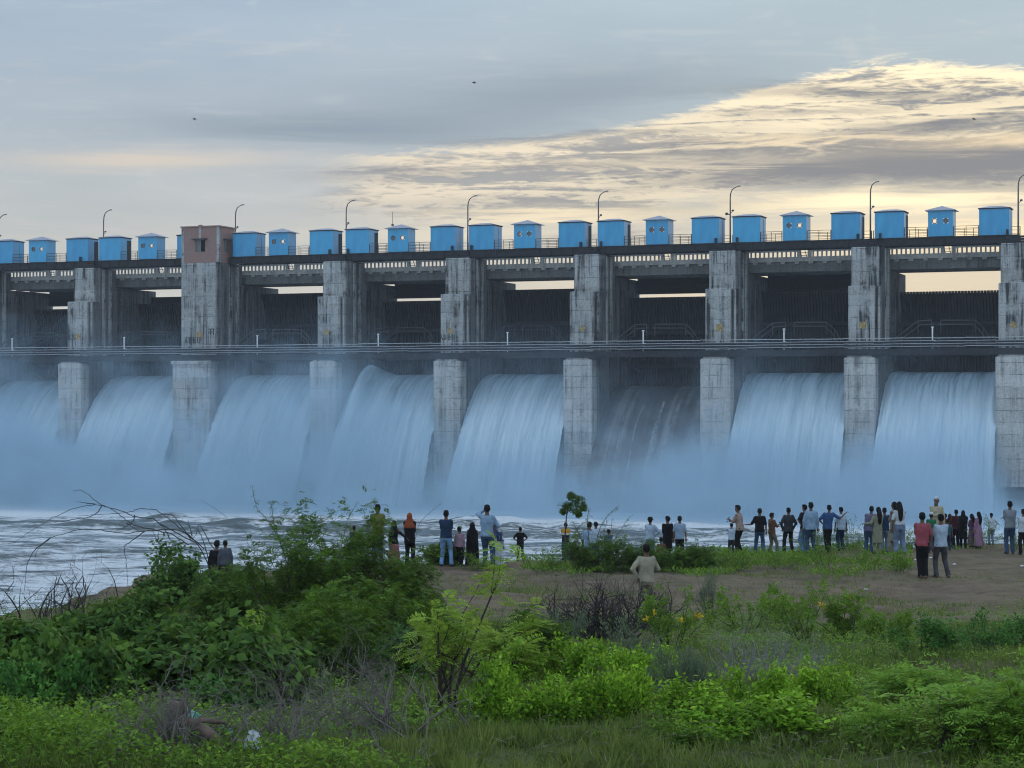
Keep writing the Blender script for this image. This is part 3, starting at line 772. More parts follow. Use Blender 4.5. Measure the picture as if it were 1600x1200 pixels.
def cabin_box(s, w, h, dep, lab, small, z0=29.07, opened=1):
    d0 = 2.0; o = (s+w/2, d0+dep/2, z0)
    g = droot('hoist_cabin', *o); tag(g, lab, 'cabin', 'blue hoist cabins')
    if not small:
        a = MB(); a.box(s, s+w, d0, d0+dep, z0, z0+h)
        for x in (s, s+w-.06):
            for y in (d0-.012, d0+dep-.05): a.box(x-.012, x+.072, y, y+.062, z0, z0+h-.01)
        dpart(a, 'wall', M['blue'], g, o)
        a = MB(); a.box(s+w, s+w+.035, d0+dep*.60, d0+dep*.97, z0+.05, z0+h-.25)
        for q in (.25, .5, .75): a.box(s+w+.035, s+w+.05, d0+dep*.62, d0+dep*.95, z0+h*q, z0+h*q+.04)
        dpart(a, 'door', M['steel_dark'] if opened else M['blue'], g, o)
        b = MB(); b.box(s-.1, s+w+.1, d0-.1, d0+dep+.1, z0+h, z0+h+.09)
        dpart(b, 'eave', M['steel_dark'], g, o)
        c = MB(); e = .16; zz = z0+h+.09
        c.add([(s-e, d0-e, zz), (s+w+e, d0-e, zz), (s+w+e, d0+dep+e, zz), (s-e, d0+dep+e, zz), (s+w*.3, d0+dep/2, zz+.30), (s+w*.7, d0+dep/2, zz+.30)],
              [(0, 1, 5, 4), (1, 2, 5), (2, 3, 4, 5), (3, 0, 4), (3, 2, 1, 0)])
        dpart(c, 'roof', M['roof'], g, o)
        return
    t = .06; a = MB()
    wins = [(s+w*.17, s+w*.36), (s+w*.62, s+w*.81)]; zb, zt = z0+h*.50, z0+h*.70
    a.box(s, s+w, d0, d0+t, z0, zb); a.box(s, s+w, d0, d0+t, zt, z0+h)
    for (x0, x1) in ((s, wins[0][0]), (wins[0][1], wins[1][0]), (wins[1][1], s+w)): a.box(x0, x1, d0, d0+t, zb, zt)
    a.box(s, s+t, d0+t, d0+dep, z0, z0+h); a.box(s+w-t, s+w, d0+t, d0+dep, z0, z0+h)
    a.box(s+t, s+w-t, d0+dep-t, d0+dep, z0, z0+h*.42); a.box(s+t, s+w-t, d0+dep-t, d0+dep, z0+h*.84, z0+h)
    a.box(s+t, s+w-t, d0+t, d0+dep-t, z0, z0+.05)
    dpart(a, 'wall', M['blue'], g, o)
    for q, (x0, x1) in enumerate(wins):
        cx, cz, rx, rz = (x0+x1)/2, (zb+zt)/2, (x1-x0)/2, (zt-zb)/2
        fr = MB(); rr = [(cx+rx*1.18*math.cos(PI/8+u*PI/4), cz+rz*1.12*math.sin(PI/8+u*PI/4)) for u in range(8)]
        ri = [(cx+rx*.86*math.cos(PI/8+u*PI/4), cz+rz*.86*math.sin(PI/8+u*PI/4)) for u in range(8)]
        fr.add([(x, d0-.03, z) for x, z in rr]+[(x, d0-.03, z) for x, z in ri]+[(x, d0+.01, z) for x, z in rr]+[(x, d0+.08, z) for x, z in ri],
               [(u, (u+1) % 8, 8+(u+1) % 8, 8+u) for u in range(8)]+[(u, 16+u, 16+(u+1) % 8, (u+1) % 8) for u in range(8)]+[(8+u, 8+(u+1) % 8, 24+(u+1) % 8, 24+u) for u in range(8)])
        fo = dpart(fr, 'window', M['galv'], g, o)
        if (q == 0) == (opened == 1) or opened == 0:
            gl = MB(); gl.add([(x, d0+.03, z) for x, z in ri], [tuple(reversed(range(8)))])
            p_ = dpart(gl, 'pane', M['glass'], fo, o)
    c = MB(); e = .3; zz = z0+h+.05
    c.add([(s-e, d0-e, zz), (s+w+e, d0-e, zz), (s+w+e, d0+dep+e, zz), (s-e, d0+dep+e, zz), (s+w*.5, d0+dep/2, zz+.52),
           (s-e, d0-e, zz-.05), (s+w+e, d0-e, zz-.05), (s+w+e, d0+dep+e, zz-.05), (s-e, d0+dep+e, zz-.05)],
          [(0, 1, 4), (1, 2, 4), (2, 3, 4), (3, 0, 4), (5, 6, 1, 0), (6, 7, 2, 1), (7, 8, 3, 2), (8, 5, 0, 3), (8, 7, 6, 5)])
    dpart(c, 'roof', M['roof'], g, o)

OPEN = [1, 1, 1, 1, 2, 0, 1, 2]
for bi, (a, b, c) in enumerate(CABS):
    cabin_box(sz(a, 390, 2)[0] if a else sz(20, 390, 2)[0]-3.05, 3.05, 2.72, 2.4, 'plain blue hoist cabin, left end of the '+BNAME[bi], False, opened=bi % 2)
    cabin_box(sz(b, 390, 2)[0], 2.58, 2.68, 2.0, 'small blue peaked cabin with round windows above the '+BNAME[bi], True, 29.10, OPEN[bi])
    cabin_box(sz(c, 390, 2)[0], 3.05, 2.72, 2.4, 'plain blue hoist cabin, right end of the '+BNAME[bi], False, opened=(bi+1) % 2)

# ---- brick cabin on the wide pier
s0 = PIERS[2][0]*SP; w = PIERS[2][1]; o = (s0+w/2, 1.9, 28.31)
g = droot('brick_cabin', *o); tag(g, 'red brick cabin with flat roof standing on the wide pier among blue cabins', 'brick cabin')
a = MB(); z0, z1 = 28.32, 32.55; x0, x1 = s0+.02, s0+w-.1; y0, y1 = .06, 4.0; wx0, wx1 = x0+1.9, x0+3.2; wz0, wz1 = z0+1.25, z0+2.75
a.box(x0, wx0, y0, y0+.25, z0, z1); a.box(wx1, x1, y0, y0+.25, z0, z1); a.box(wx0, wx1, y0, y0+.25, z0, wz0); a.box(wx0, wx1, y0, y0+.25, wz1, z1)
a.box(x0, x0+.25, y0+.25, y1, z0, z1)
a.box(x1-.25, x1, y0+.25, 1.3, z0, z1); a.box(x1-.25, x1, 2.5, y1, z0, z1); a.box(x1-.25, x1, 1.3, 2.5, z0, wz0); a.box(x1-.25, x1, 1.3, 2.5, wz1, z1)
a.box(x0+.25, x1-.25, y1-.25, y1, z0, z1)
dpart(a, 'wall', M['brick'], g, o)
for (p, q) in ((x0-.012, y0-.012), (x1-.32, y0-.012), (x1-.32, y1-.32), (x0+2.35, y0-.010)):
    a = MB(); mid_ = p == x0+2.35
    a.box(p, p+(.3 if mid_ else .33), q, q+(.2 if mid_ else .33), wz1+.12 if mid_ else z0, z1)
    dpart(a, 'frame_column', M['conc_up'], g, o)
a = MB(); a.box(x0-.12, x1+.12, y0-.12, y1+.12, z1, z1+.14); a.ball((x0+2.3, y0+.5, z1+.2), (.35, .25, .14), 8, 5)
dpart(a, 'roof', M['brick'], g, o)
for (bx, nm) in ((0, 'front'), (1, 'side')):
    a = MB()
    if bx == 0: a.box(wx0-.35, wx1+.35, y0-.6, y0-.001, wz1+.02, wz1+.1)
    else: a.box(x1+.001, x1+.6, 1.0, 2.8, wz1+.02, wz1+.1)
    dpart(a, 'awning', M['conc_dark'], g, o)
    f = MB()
    if bx == 0:
        for (p, q, r, t_) in ((wx0, wx0+.07, wz0, wz1), (wx1-.07, wx1, wz0, wz1), (wx0+.07, wx1-.07, wz0, wz0+.07), (wx0+.07, wx1-.07, wz1-.07, wz1), ((wx0+wx1)/2-.03, (wx0+wx1)/2+.03, wz0+.07, wz1-.07)): f.box(p, q, y0+.1, y0+.16, r, t_)
    else:
        for (p, q, r, t_) in ((1.3, 1.37, wz0, wz1), (2.43, 2.5, wz0, wz1), (1.37, 2.43, wz0, wz0+.07), (1.37, 2.43, wz1-.07, wz1)): f.box(x1-.16, x1-.1, p, q, r, t_)
    fo = dpart(f, 'window', M['lampgrey'], g, o)
    p = MB()
    if bx == 0:
        p.box(wx0+.07, (wx0+wx1)/2-.03, y0+.12, y0+.14, wz0+.07, wz1-.07)
    else: p.box(x1-.14, x1-.12, 1.37, 2.43, wz0+.07, wz1-.07)
    dpart(p, 'pane', M['glass'], fo, o)

# ---- walkway spans and white posts
for bi in range(8):
    sl = PIERS[bi][0]*SP; sr = PIERS[bi+1][0]*SP+(6 if bi == 7 else 0)
    o = (sl, -2, 17); g = droot('walkway', *o)
    tag(g, 'steel walkway with pale pipe railing crossing the '+BNAME[bi], 'walkway', 'walkway spans')
    a = MB(); a.box(sl+.004, sr-.004, -1.98, -.03, 17.0, 17.22); a.box(sl+.004, sr-.004, -2.04, -1.981, 16.62, 17.3)
    for z in (17.6, 17.95): a.tube([(sl+.01, -1.7, z), (sr-.01, -1.7, z)], .15, 8)
    dpart(a, 'deck', M['steel_dark'], g, o)
    a = MB(); q = sl+.3; j = 0
    while q < sr: a.tube([(q, -2.0, 17.1), (q, -2.0, 18.4)], .055, 5, 1); q += 1.9
    for z in (17.52, 17.8, 18.08, 18.38):
        x = sl
        while x < sr-.1:
            e = min(sr, x+3.1); jz = random.uniform(-.03, .03)
            a.tube([(x, -2.05, z+jz), (e, -2.05, z+random.uniform(-.03, .03))], .034 if z < 18.3 else .042, 5); x = e
    dpart(a, 'railing', [M['rail'], M['rail_dark']], g, o)
POST = [(19, 'leftmost bay'), (194, ''), (402, ''), (591, ''), (793, ''), (1005, ''), (1225, ''), (1457, '')]
for bi, (px, _) in enumerate(POST):
    s, z = sz(px, 530, -1.5); o = (s, -1.5, 17.22)
    g = droot('white_post', *o); tag(g, 'slim white post with a box on the walkway, '+BNAME[bi], 'post', 'white walkway posts')
    a = MB(); a.tube([(s, -1.5, 17.22), (s, -1.5, 19.55)], .075, 8); a.tube([(s-.14, -1.5, 19.5), (s+.14, -1.5, 19.5)], .05, 6); dpart(a, 'pole', M['white'], g, o)
    a = MB(); a.cbox(s+.06, s+.3, -1.62, -1.4, 17.7, 18.15, .03); dpart(a, 'box', M['white'], g, o)

# ---- street lamps on the road bridge
LAMP = [(-2, 337), (162, 330), (368, 322), (541, 315), (731, 308), (935, 301), (1141, 293), (1360, 286), (1591, 275)]
LN = ['curved grey street lamp at the far left edge behind the first cabins', 'curved grey street lamp left of the brick cabin', 'curved grey street lamp just right of the brick cabin',
      'curved street lamp above the first pier right of the brick cabin', 'curved street lamp above the graffiti scribbled pier', 'curved street lamp above the pier left of the dry bay',
      'street lamp with a loudspeaker bracket, above the pier right of the dry bay', 'street lamp above the pier between the two rightmost waterfalls', 'rightmost street lamp near the right edge above the last pier']
for i, (px, py) in enumerate(LAMP):
    s, zt = sz(px, py, 5.3); o = (s, 5.3, 27.0)
    g = droot('street_lamp', *o); tag(g, LN[i], 'street lamp', 'street lamps on the dam')
    a = MB(); a.tube([(s, 5.3, 27.0), (s, 5.3, 30), (s, 5.3, zt-1.2)], [.11, .095, .075], 8); a.box(s-.2, s+.2, 5.1, 5.5, 27.0, 29.3)
    dpart(a, 'pole', M['galv'], g, o)
    a = MB(); bend = .75 if i < 7 else .55
    a.tube([(s, 5.3, zt-1.25), (s+.06*bend, 5.3, zt-.7), (s+.3*bend, 5.3, zt-.25), (s+.7*bend, 5.3, zt-.03), (s+1.0*bend, 5.3, zt+.05)], [.075, .07, .06, .05, .045], 7)
    dpart(a, 'arm', M['galv'], g, o)
    a = MB(); a.add([(s+bend-.05, 5.2, zt+.02), (s+bend+.42, 5.16, zt+.1), (s+bend+.42, 5.44, zt+.1), (s+bend-.05, 5.4, zt+.02), (s+bend, 5.22, zt+.13), (s+bend+.38, 5.2, zt+.19), (s+bend+.38, 5.4, zt+.19), (s+bend, 5.38, zt+.13)],
                    [(0, 3, 2, 1), (4, 5, 6, 7), (0, 1, 5, 4), (1, 2, 6, 5), (2, 3, 7, 6), (3, 0, 4, 7)])
    dpart(a, 'lamp_head', M['lampgrey'], g, o)
    a = MB(); a.tube([(s, 5.3, zt-2.9), (s+.3, 5.2, zt-2.6)], .035, 5); a.ball((s+.32, 5.2, zt-2.55), (.16, .12, .12), 8, 5)
    if i == 6: a.tube([(s, 5.2, zt-3.0), (s-.35, 5.1, zt-2.9)], .06, 5); a.ball((s-.35, 5.1, zt-2.9), (.2, .2, .16), 8, 5)
    dpart(a, 'spot_bracket', M['galv'], g, o)
a = MB(); s, z = sz(613.5, 352, 3); a.tube([(s, 3, 32.4), (s, 3, 33.8)], .03, 5); a.box(s-.12, s+.12, 2.9, 3.1, 32.2, 32.42)
e = dsolo(a, 'aerial', M['galv'], (s, 3, 32.3)); tag(e, 'thin aerial rod on a round windowed cabin roof left of centre', 'aerial')

# ---- birds
for px, py, dd, lab in ((741, 129, 190, 'tiny dark bird high in the sky above the centre of the dam'), (304, 186, 200, 'tiny dark bird in the sky above the brick cabin'), (1522, 186, 180, 'tiny dark bird before the cloud bars at the right')):
    X = (px-800)/FPX*dd; Z = EYE+(HOR-py)/FPX*dd; b = empty('bird', (X, dd, Z)); tag(b, lab, 'bird', 'birds in the sky')
    a = MB(); a.rings([(0, 0, -.14, .01, .01), (0, 0, -.08, .045, .04), (0, .01, .03, .05, .045), (0, .02, .09, .03, .03), (0, .03, .14, .008, .008)], 8)
    a.build('body', M['steel_dark'], b, (0, 0, 0), .4)
    for sg in (-1, 1):
        a = MB(); a.add([(0, 0, .06), (0, 0, -.04), (sg*.14, .06, -.02), (sg*.12, .06, .07), (sg*.27, .02, -.05), (0, .012, .01)], [(0, 1, 2, 3), (3, 2, 4), (5, 3, 2)])
        a.build('wing', M['steel_dark'], b, (0, 0, 0), .4)
# ------------------------------------------------------------------ spray and haze
def mistmat():
    t = NT('spray_mist'); c = t.coord()
    s = t.n('ShaderNodeSeparateXYZ', {0: c})
    x, y, z = s.outputs
    n1 = t.noise(t.map(c, (.07, .10, .09), (0, 0, 0)), 1.0, 3, .55, .3)
    n2 = t.noise(t.map(c, (.30, .30, .26)), 1.0, 4, .65, .6)
    nn = t.math('ADD', t.math('MULTIPLY', n1, .55), t.math('MULTIPLY', n2, .45))
    # height of the bank of spray varies along the dam: (x is metres along, 0 = dry bay's left pier)
    crv = t.n('ShaderNodeFloatCurve', {1: t.mr(x, -95, 65)})
    pts = [(-95, .56), (-70, .50), (-52, .46), (-45, .50), (-30, .42), (-20, .45), (-12, .33), (-4, .33), (2, .22), (8, .17), (14, .22), (20, .34), (28, .33), (33, .26), (38, .36), (46, .30), (50, .10), (65, .05)]
    cv = crv.mapping.curves[0]
    while len(cv.points) < len(pts): cv.points.new(.5, .5)
    for p, (a, b) in zip(cv.points, pts): p.location = ((a+95)/160, b)
    crv.mapping.update()
    hh = t.math('MULTIPLY', crv.outputs[0], 20.0)              # metres
    hz = t.math('DIVIDE', z, t.math('MULTIPLY', hh, t.mr(nn, .34, .66, .35, 1.75)))
    prof = t.math('EXPONENT', t.math('MULTIPLY', t.math('POWER', t.math('MAXIMUM', hz, 0.0), 2.0), -1.6))
    thin = t.math('MULTIPLY', t.math('MULTIPLY', t.mr(z, 22, 8, 0, 1, True), t.mr(nn, .46, .62, 0, 1, True)), t.mr(x, 45, -30, .3, 1))
    edge = t.math('MULTIPLY', t.mr(y, -34, -15, 0, 1, True), t.mr(y, 5.5, 1, 0, 1, True))
    den = t.math('ADD', t.math('MULTIPLY', prof, t.mr(nn, .38, .58, .15, 1.6)), t.math('MULTIPLY', thin, .22))
    den = t.math('MULTIPLY', t.math('MULTIPLY', den, edge), MIST_D)
    v = t.n('ShaderNodeVolumePrincipled', {'Color': (.58, .79, .95, 1), 'Density': den, 'Anisotropy': .1})
    return t.out(None, v.outputs[0])
MIST_D = .17
m = mistmat()
mb = MB(); mb.box(-95, 65, -34, 6, -.9, 22)
e = mb.build('spray_mist', m, None, dw(0, 0, 0), -TH)
tag(e, 'blue white spray mist rising along the foot of the dam', 'mist', kind='stuff')
t = NT('haze')
hm = t.out(None, t.n('ShaderNodeVolumePrincipled', {'Color': (.86, .92, 1.0, 1), 'Density': .0002, 'Anisotropy': .2}).outputs[0])
mb = MB(); mb.box(-700, 700, -300, 700, -5.0, 46)
e = mb.build('haze', hm); tag(e, 'thin evening haze over the river and the dam', 'haze', kind='stuff')
try:
    SC.cycles.use_denoising = True
    SC.cycles.denoiser = 'OPENIMAGEDENOISE'
    SC.cycles.denoising_input_passes = 'RGB_ALBEDO_NORMAL'
except Exception as ex: print(ex)
SC.cycles.volume_bounces = 1
SC.cycles.max_bounces = 6
SC.cycles.diffuse_bounces = 1
SC.cycles.filter_width = 1.1
SC.cycles.transparent_max_bounces = 8
SC.cycles.volume_step_rate = 2.0
SC.cycles.volume_max_steps = 128
SC.cycles.use_adaptive_sampling = True
SC.cycles.adaptive_threshold = .012
SC.cycles.sample_clamp_indirect = 5
# ------------------------------------------------------------------ plants
def unit(v): return v/np.maximum(np.linalg.norm(v, axis=-1, keepdims=True), 1e-9)
class Leaves:
    def __init__(self): self.V = []; self.F = []; self.n = 0
    def kite(self, P, D, L, W, rg, droop=.25, flat=.5):
        """leaves at P pointing along D: 5-vertex folded pointed blades"""
        n = len(P); D = unit(D)
        R = rg.normal(0, 1, (n, 3)); R[:, 2] = np.abs(R[:, 2])*flat+R[:, 2]*(1-flat)
        up = unit(R+np.array([0, 0, 1.2*flat]))
        S = unit(np.cross(D, up)); N = np.cross(S, D)
        L = np.broadcast_to(L, (n,))[:, None]; W = np.broadcast_to(W, (n,))[:, None]
        b = P; m1 = P+D*L*.4+S*W*.5-N*W*.12; m2 = P+D*L*.4-S*W*.5-N*W*.12
        c = P+D*L*.45+N*W*.08; tp = P+D*L-N*L*droop
        V = np.stack([b, m1, tp, m2, c], 1).reshape(-1, 3)
        i = (np.arange(n)*5)[:, None]+self.n
        F = np.concatenate([np.concatenate([i, i+1, i+4], 1), np.concatenate([i+1, i+2, i+4], 1), np.concatenate([i+2, i+3, i+4], 1), np.concatenate([i+3, i, i+4], 1)])
        self.V.append(V); self.F.append(F); self.n += n*5
    def tri(self, P, D, L, W, rg):
        n = len(P); D = unit(D); S = unit(np.cross(D, rg.normal(0, 1, (n, 3))))
        L = np.broadcast_to(L, (n,))[:, None]; W = np.broadcast_to(W, (n,))[:, None]
        V = np.stack([P, P+D*L*.45+S*W*.5, P+D*L, P+D*L*.45-S*W*.5], 1).reshape(-1, 3)
        i = (np.arange(n)*4)[:, None]+self.n
        F = np.concatenate([np.concatenate([i, i+1, i+2], 1), np.concatenate([i, i+2, i+3], 1)])
        self.V.append(V); self.F.append(F); self.n += n*4
    def frond(self, P, D, L, rg, pairs=7, lw=.3, ll=.32):
        """pinnate leaves: paired leaflets along a drooping axis"""
        n = len(P); D = unit(D); S = unit(np.cross(D, np.array([0, 0, 1.0])+rg.normal(0, .35, (n, 3)))); N = np.cross(S, D)
        L = np.broadcast_to(L, (n,))
        for j in range(pairs):
            t = .15+.85*(j+.5)/pairs
            q = P+D*(L*t)[:, None]-np.array([0, 0, 1])*(L*t*t*.35)[:, None]
            k = math.sin(PI*(.15+.75*t))
            for sg in (-1, 1):
                d = unit(S*sg+D*.55-np.array([0, 0, .25])+rg.normal(0, .12, (n, 3)))
                self.leaflet(q, d, L*ll*k, L*ll*lw*k, N)
    def leaflet(self, P, D, L, W, N):
        n = len(P); S = unit(np.cross(D, N)); L = L[:, None]; W = W[:, None]
        V = np.stack([P, P+D*L*.5+S*W*.5, P+D*L, P+D*L*.5-S*W*.5], 1).reshape(-1, 3)
        i = (np.arange(n)*4)[:, None]+self.n
        self.V.append(V); self.F.append(np.concatenate([np.concatenate([i, i+1, i+2], 1), np.concatenate([i, i+2, i+3], 1)])); self.n += n*4
    def mesh(self, name, mat): return np_mesh(name, np.concatenate(self.V), np.concatenate(self.F), mat)

def twigs(mb, rg, base, d, L, r, depth, out, kids=(2, 4), spread=.7, bend=.25, up=.1, ratio=.62, seg=4):
    """recursive branching; out collects (point, direction) along the last twigs"""
    pts = [Vector(base)]; d = Vector(d).normalized(); rr = [r]
    for j in range(seg):
        d = (d+Vector(rg.normal(0, bend, 3))+Vector((0, 0, up))).normalized()
        pts.append(pts[-1]+d*(L/seg)); rr.append(r*(1-.55*(j+1)/seg))
    mb.tube(pts, rr, 4 if r > .006 else 3, cap=False)
    if depth == 0 or out is not None and depth <= 1:
        for j in range(1, len(pts)): out.append((pts[j], (pts[j]-pts[j-1]).normalized()))
    if depth > 0:
        for q in range(rg.integers(kids[0], kids[1]+1)):
            j = int(rg.integers(1, len(pts))); dd = (pts[j]-pts[j-1]).normalized()
            nd = (dd+Vector(rg.normal(0, spread, 3))).normalized()
            twigs(mb, rg, pts[j], nd, L*ratio*rg.uniform(.7, 1.2), rr[j]*.62, depth-1, out, kids, spread, bend, up, ratio, seg)

def dead_mesh(seed, W, H, mat, stems=9, depth=3, r=.014, up=.02, bend=.28, spread=.75, kids=(2, 4)):
    rg = np.random.default_rng(seed); mb = MB(); out = []
    for q in range(stems):
        a = rg.uniform(0, 2*PI); t = rg.uniform(.25, 1)
        b = (rg.normal(0, W*.14), rg.normal(0, W*.1), 0)
        twigs(mb, rg, b, (math.cos(a)*t*W/H*.7, math.sin(a)*t*W/H*.5, 1), max(H, W*.45)*rg.uniform(.5, .8), r*rg.uniform(.6, 1.2), depth, out, kids, spread, bend, up)
    V = np.array(mb.v); 
    for ax, lim in ((0, W/2), (1, W/2)): V[:, ax] = np.where(np.abs(V[:, ax]) > lim, np.sign(V[:, ax])*(lim+.25*(np.abs(V[:, ax])-lim)), V[:, ax])
    V[:, 2] *= H/np.percentile(V[:, 2], 98.5); mb.v = [tuple(p) for p in V]
    return mb.mesh('branches', mat)

def shrub_meshes(kind, seed, W, H, amount=1.0):
    """returns (foliage mesh, stem mesh): leaves carried by real branching stems, W wide, H tall"""
    rg = np.random.default_rng(seed); mb = MB(); out = []
    K = dict(acacia=(22, 2, .022), feather=(9, 2, .010), vine=(14, 2, .012), lime=(18, 1, .008), grey=(20, 1, .007), deep=(16, 1, .01), weed=(16, 1, .006), point=(11, 1, .01), sprout=(6, 1, .02))[kind]
    for q in range(K[0]):
        a = rg.uniform(0, 2*PI); t = math.sqrt(rg.uniform(0, 1))
        ex = .5*W*t*math.cos(a); ey = .5*W*t*math.sin(a); ez = H*(1-.55*t*t)*rg.uniform(.62, 1.0)
        b = Vector((ex*.25, ey*.25, 0)); e = Vector((ex, ey, ez)); L = (e-b).length
        twigs(mb, rg, b, (e-b)/L+Vector((0, 0, .25)), L*(.95 if K[1] == 1 else .8), K[2], K[1], out, (3, 6) if K[1] == 1 else (3, 5), .6, .13, -.02 if kind in ('acacia', 'vine') else .03, .42 if K[1] == 1 else .5)
    P = np.array([tuple(p) for p, _ in out]); D = np.array([tuple(d) for _, d in out])
    keep = P[:, 2] > .06*H; P = P[keep]; D = D[keep]
    lv = Leaves()
    def rep(k, jit, dj=.8):
        p = np.repeat(P, k, 0)+rg.normal(0, jit, (len(P)*k, 3)); d = np.repeat(D, k, 0)*.5+rg.normal(0, dj, (len(P)*k, 3))
        m = rg.uniform(0, 1, len(p)) < min(1, amount); return p[m], d[m]
    if kind == 'acacia':
        p, d = rep(4, .06); d[:, 2] = d[:, 2]*.5+.05; lv.frond(p, d, rg.uniform(.10, .20, len(p)), rg, 6, .34, .38); mat = M['leaf_acacia']
    elif kind == 'feather':
        p, d = rep(1, .05); d[:, 2] = d[:, 2]*.5+.2; lv.frond(p, d, rg.uniform(.09, .16, len(p)), rg, 6, .34, .36); mat = M['leaf_feather']
    elif kind == 'vine':
        p, d = rep(4, .07); d[:, 2] = -np.abs(d[:, 2])*.6; d[:, 1] -= .35; lv.kite(p, d, rg.uniform(.06, .13, len(p)), rg.uniform(.05, .10, len(p)), rg, .2, .8); mat = M['leaf_vine']
    elif kind == 'lime':
        p, d = rep(10, .035); d[:, 2] = d[:, 2]*.6+.1; lv.kite(p, d, rg.uniform(.024, .062, len(p)), rg.uniform(.016, .04, len(p)), rg, .2, .75); mat = M['leaf_lime']
    elif kind == 'grey':
        p, d = rep(9, .02, .55); lv.tri(p, d+np.array([0, 0, .5]), rg.uniform(.03, .06, len(p)), .010, rg); mat = M['leaf_grey']
    elif kind == 'deep':
        p, d = rep(7, .035); lv.kite(p, d, rg.uniform(.03, .06, len(p)), rg.uniform(.025, .045, len(p)), rg, .2, .7); mat = M['leaf_deep']
    elif kind == 'weed':
        p, d = rep(5, .03, .7); lv.kite(p, d+np.array([0, 0, .3]), rg.uniform(.03, .07, len(p)), rg.uniform(.014, .03, len(p)), rg, .15, .5); mat = M['leaf_weed']
    elif kind == 'point':
        p, d = rep(3, .02, .7); lv.frond(p, d+np.array([0, 0, .35]), rg.uniform(.08, .14, len(p)), rg, 5, .38, .36); mat = M['leaf_weed']
    elif kind == 'sprout':
        z0 = np.percentile(P[:, 2], 55); m = P[:, 2] > z0; P = P[m]; D = D[m]
        p, d = rep(4, .03, .8); d[:, 2] = d[:, 2]*.4+.15; lv.frond(p, d, rg.uniform(.14, .24, len(p)), rg, 8, .3, .34); mat = M['leaf_sprout']
    return lv.mesh('foliage', mat), mb.mesh('stems', M['twig'])

PROTO = {}
def plant(kind, var, px, py, wpx, hpx, label, name='shrub', group=None, rz=None, dy=0.0, cat=None, amount=1.0, base=None, mat=None):
    """a plant of its own: its foliage and its stems as children of an Empty at its foot"""
    x, y, z = base or at(px, py)
    y += dy; z = gz(x, y)
    W = wpx/FPX*y; H = hpx/FPX*y*(1.12 if kind != 'sprout' else 1)
    asp = round(W/H*2)/2 or .5
    key = (kind, var, asp)
    if key not in PROTO: PROTO[key] = shrub_meshes(kind, var*17+int(asp*10), asp, 1.0, amount) if kind in ('point',) and False else None
    o = empty(name, (x, y, z-.03), 0)
    tag(o, label, cat or ('bush' if name != 'sapling' else 'sapling'), group)
    # meshes are grown at real size, so leaves keep their true size
    key2 = (kind, var, round(W*2)/2, round(H*3)/3)
    if key2 not in PROTO: PROTO[key2] = shrub_meshes(kind, var*31+7, max(.5, key2[2]), max(.33, key2[3]), amount)
    fm, sm = PROTO[key2]
    sx = W/max(.5, key2[2]); sz_ = H/max(.33, key2[3])
    o.scale = (sx, sx, sz_)
    o.rotation_euler = (0, 0, random.uniform(0, 6.28) if rz is None else rz)
    f = link('foliage', fm, o); s = link('stems', sm, o)
    return o
def dead(seed, px, py, wpx, hpx, mat, label, stems=9, depth=3, r=.014, cat='dead bush', name='dead_shrub', up=.02, bend=.28, dy=0.0):
    x, y, z = at(px, py); y += dy; z = gz(x, y)
    me = dead_mesh(seed, wpx/FPX*y, hpx/FPX*y, mat, stems, depth, r, up, bend)
    o = link(name, me, None, (x, y, z-.04)); tag(o, label, cat)
    return o

# big thorn bush left of centre and its neighbours
plant('acacia', 1, 490, 1000, 350, 178, 'largest dark feathery thorn bush, left of centre on the bank', rz=.4)
plant('acacia', 2, 600, 990, 180, 115, 'feathery thorn bush below the people in yellow and orange', rz=1.2)
plant('acacia', 3, 385, 985, 170, 95, 'feathery dark bush on the left shoulder of the largest thorn bush', rz=2.2)
plant('acacia', 4, 560, 1040, 240, 130, 'shaded thorn bush at the front foot of the largest one', rz=3.0)
plant('vine', 1, 262, 955, 115, 90, 'yellow green creeper bush under the dead arching branches', 'creeper_bush')
plant('vine', 2, 300, 935, 70, 55, 'small leafy creeper around the root of the arching branches', 'creeper_bush')
plant('vine', 3, 230, 1040, 190, 110, 'broad leaved creeper mound below the river edge, heart shaped leaves', 'creeper_bush')
plant('vine', 4, 90, 1035, 200, 66, 'dark creeper mound at the far left beneath bare twigs', 'creeper_bush')
plant('vine', 5, 20, 1050, 150, 72, 'dark creeper clump cut by the left edge of the view', 'creeper_bush')
plant('vine', 6, 360, 1075, 190, 110, 'broad leaved creeper between the stick pile and the thorn bush', 'creeper_bush')
plant('acacia', 5, 200, 1000, 130, 60, 'low feathery bush along the river edge at the left', rz=.8)
plant('deep', 1, 460, 1085, 170, 80, 'deep green bush in the shade behind grey dead branches')
plant('deep', 2, 600, 1075, 150, 80, 'deep green bush left of the yellow green sapling')
plant('sprout', 1, 575, 1025, 90, 85, 'small heart leaved shoots in the shade beside the thorn bush', 'sapling')
plant('vine', 7, 110, 1105, 230, 120, 'deep shaded creeper mound above the bottom left herbs', 'creeper_bush')
plant('vine', 8, 250, 1100, 200, 125, 'broad leaved creeper mound right behind the stick pile', 'creeper_bush')
plant('vine', 9, 400, 1115, 190, 120, 'shaded creeper mound behind the grey bare bushes', 'creeper_bush')
plant('acacia', 11, 520, 1085, 270, 140, 'shaded feathery bush between the thorn bush and the grey dead stems', rz=1.9)
plant('acacia', 12, 640, 1060, 170, 120, 'feathery bush left of the yellow green sapling tips', rz=.9)
plant('vine', 10, 347, 935, 90, 52, 'leafy creeper in front of the couple low at the water', 'creeper_bush')
